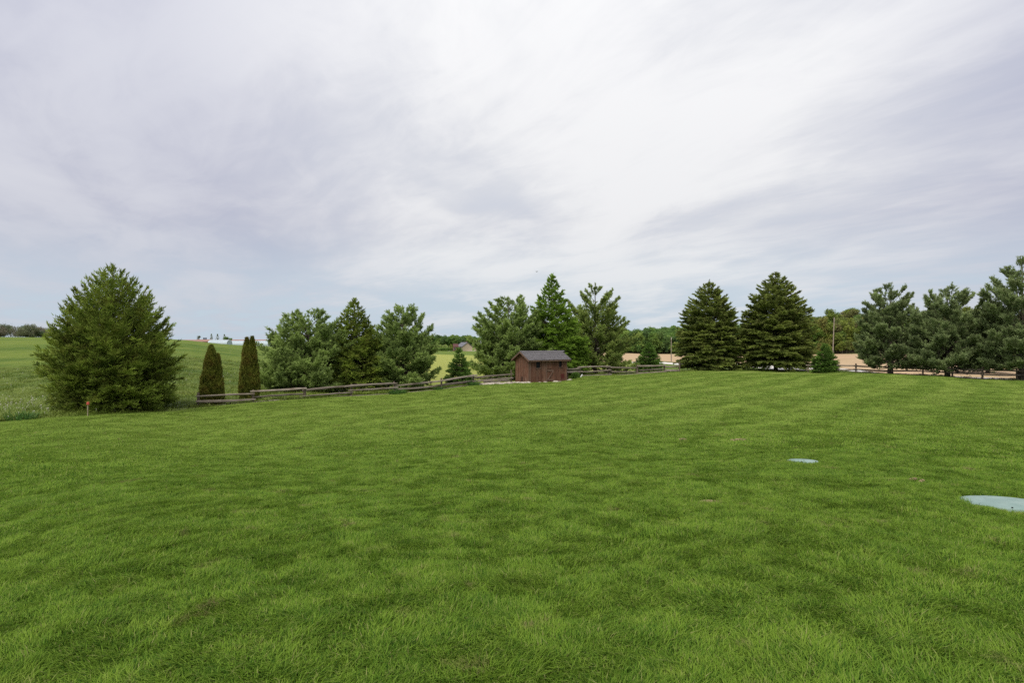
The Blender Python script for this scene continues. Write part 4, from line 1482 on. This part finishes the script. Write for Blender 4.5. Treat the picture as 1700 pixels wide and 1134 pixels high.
# openings on the front: (x0, x1, z0, z1)
W1, W2 = (0.60, 1.04, 1.10, 1.64), (2.86, 3.20, 1.13, 1.62)
x = 0.10
BW = 0.150
DOOR = (1.62, 2.36)
while x < SL - 0.11:
    x1 = min(x + BW, SL - 0.10)
    for w0, w1, a, c in (W1, W2):
        if x < w0 < x1: x1 = w0
        if x < w1 < x1: x1 = w1
    if x < DOOR[0] < x1: x1 = DOOR[0]
    if x < DOOR[1] < x1: x1 = DOOR[1]
    if x1 - x > 0.02:
        yo = random.uniform(-0.004, 0.004)
        win = next((w for w in (W1, W2) if w[0] - 1e-4 <= x and x1 <= w[1] + 1e-4), None)
        if DOOR[0] - 1e-4 <= x and x1 <= DOOR[1] + 1e-4:
            board(x + .004, x1 - .004, 1.02, EV - 0.02, yo).build('board', M['board'], shed)
        elif win:
            board(x + .003, x1 - .003, random.uniform(-0.05, 0.0), win[2], yo).build('board', M['board'], shed)
            board(x + .003, x1 - .003, win[3], EV - 0.02, yo).build('board', M['board'], shed)
        else:
            board(x + .003, x1 - .003, random.uniform(-0.06, 0.01), EV - 0.02, yo).build('board', M['board'], shed)
    x = x1
# left and right gable boards
for gx, sgn in ((0.0, -1), (SL, 1)):
    y = 0.0
    while y < SW - 0.01:
        y1 = min(y + 0.14, SW)
        if y < SW / 2 < y1:
            y1 = SW / 2
        mb = MB()
        z0 = random.uniform(-0.06, 0.0)
        a, b_ = gx + sgn * 0.024 + random.uniform(-.003, .003), gx
        ya, yb = y + .003, y1 - .003
        v = [(a, ya, z0), (a, yb, z0), (b_, yb, z0), (b_, ya, z0), (a, ya, gable_z(ya) - .02), (a, yb, gable_z(yb) - .02), (b_, yb, gable_z(yb) - .02), (b_, ya, gable_z(ya) - .02)]
        mb.add(v, [(0, 3, 2, 1), (4, 5, 6, 7), (0, 1, 5, 4), (1, 2, 6, 5), (2, 3, 7, 6), (3, 0, 4, 7)])
        mb.build('board', M['board'], shed)
        y = y1
y = 0.0
bk = MB()
while y < SL - 0.01:
    bk.box((y + 0.1, SW + 0.012, EV / 2 - 0.03), (0.19, 0.024, EV))
    y += 0.2
bk.build('back_wall', M['board'], shed)
for px_, py_ in ((0.045, -0.035), (SL - 0.045, -0.035)):
    MB().box((px_, py_, EV / 2 - 0.03), (0.10, 0.03, EV - 0.02)).build('corner_trim', M['trim'], shed)
MB().box((-0.035, 0.02, EV / 2 - 0.03), (0.03, 0.09, EV - 0.02)).build('corner_trim', M['trim'], shed)
# windows: dark openings with sill, jambs and a muntin
for w0, w1, z0, z1 in (W1, W2):
    wn = MB()
    wn.box(((w0 + w1) / 2, -0.038, z0 - 0.03), (w1 - w0 + 0.12, 0.05, 0.055))
    wo = wn.build('window', M['trim'], shed)
    MB().box((w0 + 0.015, -0.012, (z0 + z1) / 2), (0.03, 0.03, z1 - z0)).build('frame', M['board'], wo)
    MB().box((w1 - 0.015, -0.012, (z0 + z1) / 2), (0.03, 0.03, z1 - z0)).build('frame', M['board'], wo)
    MB().box(((w0 + w1) / 2, 0.012, (z0 + z1) / 2), (w1 - w0 - 0.06, 0.012, z1 - z0)).build('pane', M['pane'], wo)
# door: lower leaf with rails and a diagonal brace
dr = MB().box(((DOOR[0] + DOOR[1]) / 2, 0.004, 0.49), (DOOR[1] - DOOR[0] - 0.03, 0.02, 1.0)).build('door', M['board'], shed)
x = DOOR[0] + 0.02
while x < DOOR[1] - 0.05:
    board(x + .003, x + 0.117, random.uniform(-0.03, 0.0), 0.99, -0.007, 0.018).build('plank', M['board'], dr)
    x += 0.12
for z in (0.88, 0.16):
    MB().box(((DOOR[0] + DOOR[1]) / 2 - 0.0, -0.041, z), (DOOR[1] - DOOR[0] - 0.06, 0.026, 0.10)).build('ledge', M['trim'], dr)
br = MB().box((0, 0, 0), (0.86, 0.024, 0.085)).build('brace', M['trim'], dr, ((DOOR[0] + DOOR[1]) / 2, -0.068, 0.50))
br.rotation_euler = (0, -math.atan2(0.72, 0.60), 0)
MB().box((DOOR[0] - 0.02, -0.036, EV / 2 - 0.02), (0.06, 0.024, EV - 0.05)).build('jamb', M['trim'], shed)
MB().box((DOOR[1] + 0.02, -0.036, EV * 0.30), (0.05, 0.024, EV * 0.55)).build('jamb', M['board'], shed)
MB().tube([(DOOR[0] + 0.10, -0.06, 0.93), (DOOR[0] + 0.10, -0.085, 0.86), (DOOR[0] + 0.10, -0.06, 0.79)], [0.012] * 3, 5).build('handle', M['black'], dr)
# faded red patch low at the right end, pet hole in the gable
MB().box((3.24, -0.030, 0.40), (0.34, 0.008, 0.36)).build('patch', M['red_stain'], shed)
MB().box((-0.029, 0.93, 0.22), (0.012, 0.13, 0.40)).build('pet_hole', M['black'], shed)
# roof: deck, rows of shingles, fascia, barge boards, ridge cap
OVE, OVG = 0.24, 0.24
sl_ = (RG - EV) / (SW / 2)
roof = MB()
for s in (-1, 1):
    ye = SW / 2 + s * (SW / 2 + OVE)
    ze = EV - sl_ * OVE
    a = [(-OVG, SW / 2, RG + .03), (SL + OVG, SW / 2, RG + .03), (SL + OVG, ye, ze + .03), (-OVG, ye, ze + .03)]
    roof.add(a + [(p[0], p[1], p[2] + 0.035) for p in a], [(0, 1, 2, 3), (7, 6, 5, 4), (0, 4, 5, 1), (1, 5, 6, 2), (2, 6, 7, 3), (3, 7, 4, 0)])
ro = roof.build('roof', M['board'], shed)
nr = 9
sh = []
for s in (-1, 1):
    run = SW / 2 + OVE
    for i in range(nr):
        mbs = MB()
        d0, d1 = run * i / nr, run * (i + 1) / nr + 0.05
        x = -OVG - 0.02 - random.uniform(0, 0.2)
        while x < SL + OVG:
            xa, xb = max(x, -OVG - 0.02), min(x + random.uniform(0.24, 0.34), SL + OVG + 0.02)
            if xb - xa > 0.03:
                up = 0.072 + random.uniform(0, 0.006)
                dd = d1 + random.uniform(-0.012, 0.012)
                ya, yb = SW / 2 + s * d0, SW / 2 + s * dd
                za, zb_ = RG - sl_ * d0 + 0.066, RG - sl_ * dd + up + 0.014
                a = [(xa + .004, ya, za), (xb - .004, ya, za), (xb - .004, yb, zb_), (xa + .004, yb, zb_)]
                mbs.add(a + [(p[0], p[1], p[2] + 0.010) for p in a], [(0, 1, 2, 3), (7, 6, 5, 4), (0, 4, 5, 1), (1, 5, 6, 2), (2, 6, 7, 3), (3, 7, 4, 0)])
            x = xb if xb > x else x + 0.3
        mbs.build('shingle_row', M['shingle'], ro)
    # fascia along the eave
    ye = SW / 2 + s * (run + 0.012)
    MB().box((SL / 2, ye, EV - sl_ * OVE + 0.0), (SL + 2 * OVG, 0.022, 0.12)).build('fascia', M['trim'], ro)
cap = MB()
x = -OVG - 0.02
while x < SL + OVG:
    for s in (-1, 1):
        a = [(x, SW / 2, RG + 0.098), (x + 0.27, SW / 2, RG + 0.098), (x + 0.27, SW / 2 + s * 0.13, RG + 0.098 - 0.13 * sl_), (x, SW / 2 + s * 0.13, RG + 0.098 - 0.13 * sl_)]
        cap.add(a + [(p[0], p[1], p[2] + 0.012) for p in a], [(0, 1, 2, 3), (7, 6, 5, 4), (0, 4, 5, 1), (1, 5, 6, 2), (2, 6, 7, 3), (3, 7, 4, 0)])
    x += 0.275
cap.build('ridge_cap', M['shingle'], ro)
for gx in (-OVG - 0.012, SL + OVG + 0.012):
    for s in (-1, 1):
        mb = MB()
        ye = SW / 2 + s * (SW / 2 + OVE)
        ze = EV - sl_ * OVE
        t_ = 0.011
        mb.add([(gx - t_, SW / 2, RG - 0.06), (gx + t_, SW / 2, RG - 0.06), (gx + t_, ye, ze - 0.06), (gx - t_, ye, ze - 0.06),
                (gx - t_, SW / 2, RG + 0.065), (gx + t_, SW / 2, RG + 0.065), (gx + t_, ye, ze + 0.065), (gx - t_, ye, ze + 0.065)],
               [(0, 3, 2, 1), (4, 5, 6, 7), (0, 1, 5, 4), (1, 2, 6, 5), (2, 3, 7, 6), (3, 0, 4, 7)])
        mb.build('barge_board', M['trim'], ro)

# ------------------------------------------------------------------ rocks, plants and small things
iv, if_ = ico(2)


def rock(px, py, d, s, label, group='pale rocks bordering the shed', sq=0.55, mat='limestone'):
    x = (px - 850) / 1000 * d
    off = rng.normal(0, 1, (4, 3))
    k = 1 + 0.16 * np.sin(iv @ off[0] * 2.2) + 0.12 * np.sin(iv @ off[1] * 3.5 + 1)
    v = iv * k[:, None] * np.array([s * rng.uniform(0.8, 1.4), s * rng.uniform(0.7, 1.1), s * sq])
    o = link('rock', npmesh('rock', v, if_, None, False), M[mat], None, (x, d, g1(x, d) + s * sq * 0.35))
    o.rotation_euler = (0, 0, rng.random() * 3)
    tag(o, label, 'rock', group)


rv, rf = [], []
for i in range(60):
    px = 794 + 86 * i / 59 + rng.uniform(-2, 2)
    d = np.interp(px, [795, 830, 860, 880], [41.2, 42.8, 44.4, 45.1]) + rng.uniform(0.0, 1.1) * np.interp(px, [790, 830, 876], [0.4, 1.0, 0.5])
    x, q = (px - 850) / 1000 * d, rng.uniform(0.07, 0.19)
    o_ = rng.normal(0, 1, (2, 3))
    k = 1 + 0.16 * np.sin(iv @ o_[0] * 2.2) + 0.12 * np.sin(iv @ o_[1] * 3.5 + 1)
    rf.append(if_ + len(iv) * len(rv))
    rv.append(iv * k[:, None] * [q * 1.3, q * 0.9, q * 0.6] + [x, d, g1(x, d) + q * 0.3])
tag(link('rubble', npmesh('rubble', np.concatenate(rv), np.concatenate(rf)), M['limestone']), 'loose pale limestone rubble spread left of the shed', kind='stuff')
for px, d, s, lab in ((896, 46.2, .13, 'pale rock at the foot of the shed under its left window'), (906, 46.5, .17, 'pale rock at the foot of the shed by the left door post'),
                      (922, 47.0, .22, 'larger pale rock at the foot of the shed right of the door brace'), (930, 47.2, .13, 'small pale rock at the foot of the shed under its right window')):
    rock(px, 0, d, s, lab, 'pale rocks at the foot of the shed front')
rock(946, 0, 48.0, 0.26, 'large flat pale rock at the right corner of the shed', None, 0.4)
# weathered planks lying along the fence foot
for (x0, x1, dd, r, lab) in ((803, 826, 43.0, .06, 'short weathered log lying among the rocks, nearer the fence'), (826, 846, 44.6, .06, 'short weathered log lying among the rocks, nearer the shed')):
    a, b_ = gp(x0, dd), gp(x1, dd + 0.7)
    a.z += 0.16
    b_.z += 0.16
    mb = MB().tube([(0, 0, 0), tuple((b_ - a) * 0.5 + Vector((0, 0, 0.02))), tuple(b_ - a)], [r, r * 1.1, r * 0.9], 7, 0.15)
    tag(mb.build('log', M['rail'], None, a), lab, 'log')


def blades_plant(name, px, d, n, h, spread, label, cat, mat, group=None):
    """clump of arching strap leaves from one root"""
    b = gp(px, d)
    root = thing(name, label, cat, b, 0, group)
    g = np.random.default_rng(int(px))
    a = g.random(n) * 6.283
    r0 = spread * 0.45 * np.sqrt(g.random(n))
    L = h * g.uniform(0.7, 1.3, n)
    ln_ = g.uniform(0.2, 1.3, n)
    hd = a + g.normal(0, 0.5, n)
    vs = []
    for u, ww in ((0, .5), (.35, .5), (.7, .36), (1.0, .04)):
        o = L * u * np.sin(ln_ * u)
        z = L * u * np.cos(ln_ * u) + 0.01
        c = np.stack([r0 * np.cos(a) + np.cos(hd) * o, r0 * np.sin(a) + np.sin(hd) * o, z], -1)
        p = np.stack([-np.sin(hd), np.cos(hd), 0 * hd], -1) * (0.028 * ww)
        vs += [c - p, c + p]
    v = np.stack(vs, 1)
    i = np.arange(n)[:, None] * 8
    f = np.concatenate([i + [0, 1, 3, 2], i + [2, 3, 5, 4], i + [4, 5, 7, 6]])
    link('foliage', npmesh('foliage', v.reshape(-1, 3), f, {'tint': np.repeat(g.random(n), 8)}), mat, root)


M['daylily'] = mat_foliage('strap_leaf', (0.040, 0.095, 0.022), (0.095, 0.190, 0.042), 0.3)
blades_plant('daylily_clump', 657, 36.4, 160, 0.36, 0.85, 'bluish green clump of strap leaves at a fence post below the compact pine', 'plant', M['daylily'], 'leafy clumps at the fence foot')
blades_plant('daylily_clump', 666, 36.7, 120, 0.32, 0.7, 'smaller clump of strap leaves just right of the one at the fence post', 'plant', M['daylily'], 'leafy clumps at the fence foot')
blades_plant('daylily_clump', 727, 38.5, 100, 0.28, 0.7, 'clump of strap leaves under the fence left of the young spruce', 'plant', M['daylily'], 'leafy clumps at the fence foot')
blades_plant('daylily_clump', 786, 41.0, 170, 0.42, 0.95, 'clump of strap leaves at the left end of the rock row', 'plant', M['daylily'], 'leafy clumps at the fence foot')
blades_plant('weed_clump', 472, 32.6, 90, 0.30, 0.8, 'yellowish weeds growing under the left pine by the fence', 'plant', M['crop'])
blades_plant('flower_clump', 35, 23.4, 130, 0.40, 1.1, 'dark green leafy clump in the rough grass left of the broad spruce', 'plant', M['daylily'])
# round shrub right of the shed
b = gp(955.5, 48.9)
sh_ = thing('small_shrub', 'small round dark green shrub by the fence right of the shed', 'shrub', b)
n = 1500
q = unit(rng.normal(size=(n, 3))) * (rng.random((n, 1)) ** 0.35) * [0.36, 0.34, 0.30] + [0, 0, 0.27]
q[:, 2] = np.maximum(q[:, 2], 0.02)
v, f, tn = shoots_mesh(q, unit(q - [0, 0, 0.1]) + rng.normal(0, 0.5, (n, 3)), rng.uniform(0.05, 0.11, n), rng.uniform(0.014, 0.028, n), rng.random(n))
link('foliage', npmesh('foliage', v, f, {'tint': tn}), M['young_spruce'], sh_)
MB().tube([(0, 0, -0.1), (0.02, 0, 0.3)], [0.03, 0.012], 6).build('stem', M['bark'], sh_)
# white downspout end lying by the fence
a = gp(964, 50.0)
mb = MB().tube([(0, 0, 0.02), (0.10, 0, 0.20), (0.14, 0.01, 0.27)], [0.05, 0.05, 0.045], 8)
tag(mb.build('white_pipe', M['white_trim'], None, a), 'short white pipe stub leaning at the fence foot right of the shed', 'pipe')
# thin wire stake
b = gp(1039.5, 54.6)
st = thing('wire_stake', 'thin dark stake standing under the fence between shed and spruces', 'stake', b)
MB().tube([(0, 0, -0.1), (0.01, 0, 0.5)], [0.012, 0.010], 5).build('shaft', M['black'], st)
MB().box((0.012, 0, 0.5), (0.035, 0.02, 0.05)).build('clip', M['black'], st)
# marker with a red cap in front of the broad spruce
M['cap_red'] = mat_plain('faded_red_cap', (0.45, 0.07, 0.05))
M['stake'] = mat_plain('pale_stake', (0.42, 0.34, 0.24))
b = gp(145.6, 24.4)
top = P(146, 669.5, 24.4).z - b.z
st = thing('marker_stake', 'thin wooden stake with a red cap in front of the broad spruce', 'stake', b)
MB().tube([(0, 0, -0.1), (0.0, 0, top * 0.6), (0.012, 0, top)], [0.018, 0.017, 0.016], 7, 0.05).build('shaft', M['stake'], st)
cp = MB().tube([(0.012, 0, top - 0.06), (0.012, 0, top - 0.02), (0.012, 0, top + 0.03), (0.012, 0, top + 0.055)], [0.055, 0.055, 0.045, 0.015], 10).build('cap', M['cap_red'], st)
MB().tube([(0.04, -0.03, top - 0.045), (0.085, -0.05, top - 0.04)], [0.02, 0.016], 6).build('spout', M['cap_red'], cp)

# septic tank lids
for (p, rad), lab in zip(LIDS, ('large pale green septic lid flush in the lawn at the right edge', 'small pale green septic lid farther off in the lawn')):
    z = g1(p.x, p.y)
    ld = thing('septic_lid', lab, 'lid', (p.x, p.y, z - 0.022), 0.0)
    ld.rotation_euler = (R(-4.5), 0, 0)
    mb = MB()
    n = 40
    prof = [(1.0, -0.03), (1.0, 0.035), (0.985, 0.048), (0.93, 0.052), (0.90, 0.056), (0.5, 0.066), (0.0, 0.072)]
    vs, fs = [], []
    for r_, h in prof[:-1]:
        vs += [(rad * r_ * math.cos(2 * math.pi * k / n), rad * r_ * math.sin(2 * math.pi * k / n), h) for k in range(n)]
    vs.append((0, 0, prof[-1][1]))
    for i in range(len(prof) - 2):
        fs += [(i * n + k, i * n + (k + 1) % n, (i + 1) * n + (k + 1) % n, (i + 1) * n + k) for k in range(n)]
    e = (len(prof) - 2) * n
    fs += [(e + k, e + (k + 1) % n, len(vs) - 1) for k in range(n)]
    mb.add(vs, fs)
    mb.build('cover', M['lid'], ld, smooth=True)
    for k in range(6):
        a = 2 * math.pi * k / 6
        MB().tube([(rad * 0.945 * math.cos(a), rad * 0.945 * math.sin(a), 0.05), (rad * 0.945 * math.cos(a), rad * 0.945 * math.sin(a), 0.062)], [0.009, 0.008], 8).build('bolt', M['black'], ld)

# bare crumbly spots in the turf
gi_v, gi_f = ico(1)
for k, (p, rad) in enumerate(DIRT):
    n = [120, 60, 50, 26, 14][k]
    a = rng.random(n) * 6.283
    r_ = rad * np.sqrt(rng.random(n)) * 1.05
    s = rng.uniform(0.007, 0.021, n) * (1.0 if k < 2 else 1.35)
    x, y = p.x + r_ * np.cos(a) * 1.35, p.y + r_ * np.sin(a)
    c = np.stack([x, y, gz(x, y) + (0.03, -0.01, 0.055, 0.055, 0.055)[k] * (1 - r_ / rad * 0.6) + 0.004], -1)
    vv = (c[:, None] + gi_v[None] * s[:, None, None] * [1, 1, .8]).reshape(-1, 3)
    ff = (gi_f[None] + (np.arange(n) * len(gi_v))[:, None, None]).reshape(-1, 3)
    tag(link('bare_soil', npmesh('bare_soil', vv, ff), M['dark_soil' if k == 1 else 'soil']), 'crumbs of bare brown soil showing in the turf', kind='stuff')

# birds
M['bird'] = mat_plain('dark_feathers', (0.02, 0.02, 0.022))


def bird(name, loc, s, label, flying):
    root = thing(name, label, 'bird', loc, 0.6)
    bd = MB()
    bd.tube([(-1.0, 0, 0), (-0.6, 0, 0.02), (0, 0, 0), (0.5, 0, 0.08), (0.72, 0, 0.16), (0.95, 0, 0.17), (1.15, 0, 0.12)] if flying else
            [(-1.1, 0, -0.7), (-0.6, 0, -0.3), (0, 0, 0.1), (0.35, 0, 0.5), (0.5, 0, 0.8), (0.68, 0, 0.86), (0.92, 0, 0.82)],
            [0.10, 0.16, 0.30, 0.24, 0.17, 0.12, 0.02], 8)
    o = bd.build('body', M['bird'], root, smooth=True)
    o.scale = (s, s, s)
    if flying:
        for sg in (-1, 1):
            w = MB()
            pts = [(0.45, 0.15, 0.05), (0.55, 0.9, 0.45), (0.2, 1.7, 0.35), (-0.25, 1.9, 0.25), (-0.15, 1.0, 0.38), (-0.3, 0.18, 0.05)]
            w.add([(p[0], sg * p[1], p[2]) for p in pts] + [(p[0], sg * p[1], p[2] - 0.06) for p in pts],
                  [(0, 1, 2, 3, 4, 5), (11, 10, 9, 8, 7, 6)] + [(k, (k + 1) % 6, (k + 1) % 6 + 6, k + 6) for k in range(6)])
            wo = w.build('wing', M['bird'], root)
            wo.scale = (s, s, s)
    else:
        for sg in (-1, 1):
            l = MB().tube([(0.05, sg * 0.1, -0.15), (0.1, sg * 0.1, -0.65)], [0.05, 0.03], 5).build('leg', M['bird'], root)
            l.scale = (s, s, s)


bird('flying_bird', P(891, 451, 58), 0.10, 'small dark bird flying above the trees behind the shed', True)
b = gp(1177, 63.8)
bird('perched_bird', (b.x + 0.05, b.y, b.z + 9.3 + 0.26), 0.13, 'small dark bird perched on the tip of the left tall spruce', False)
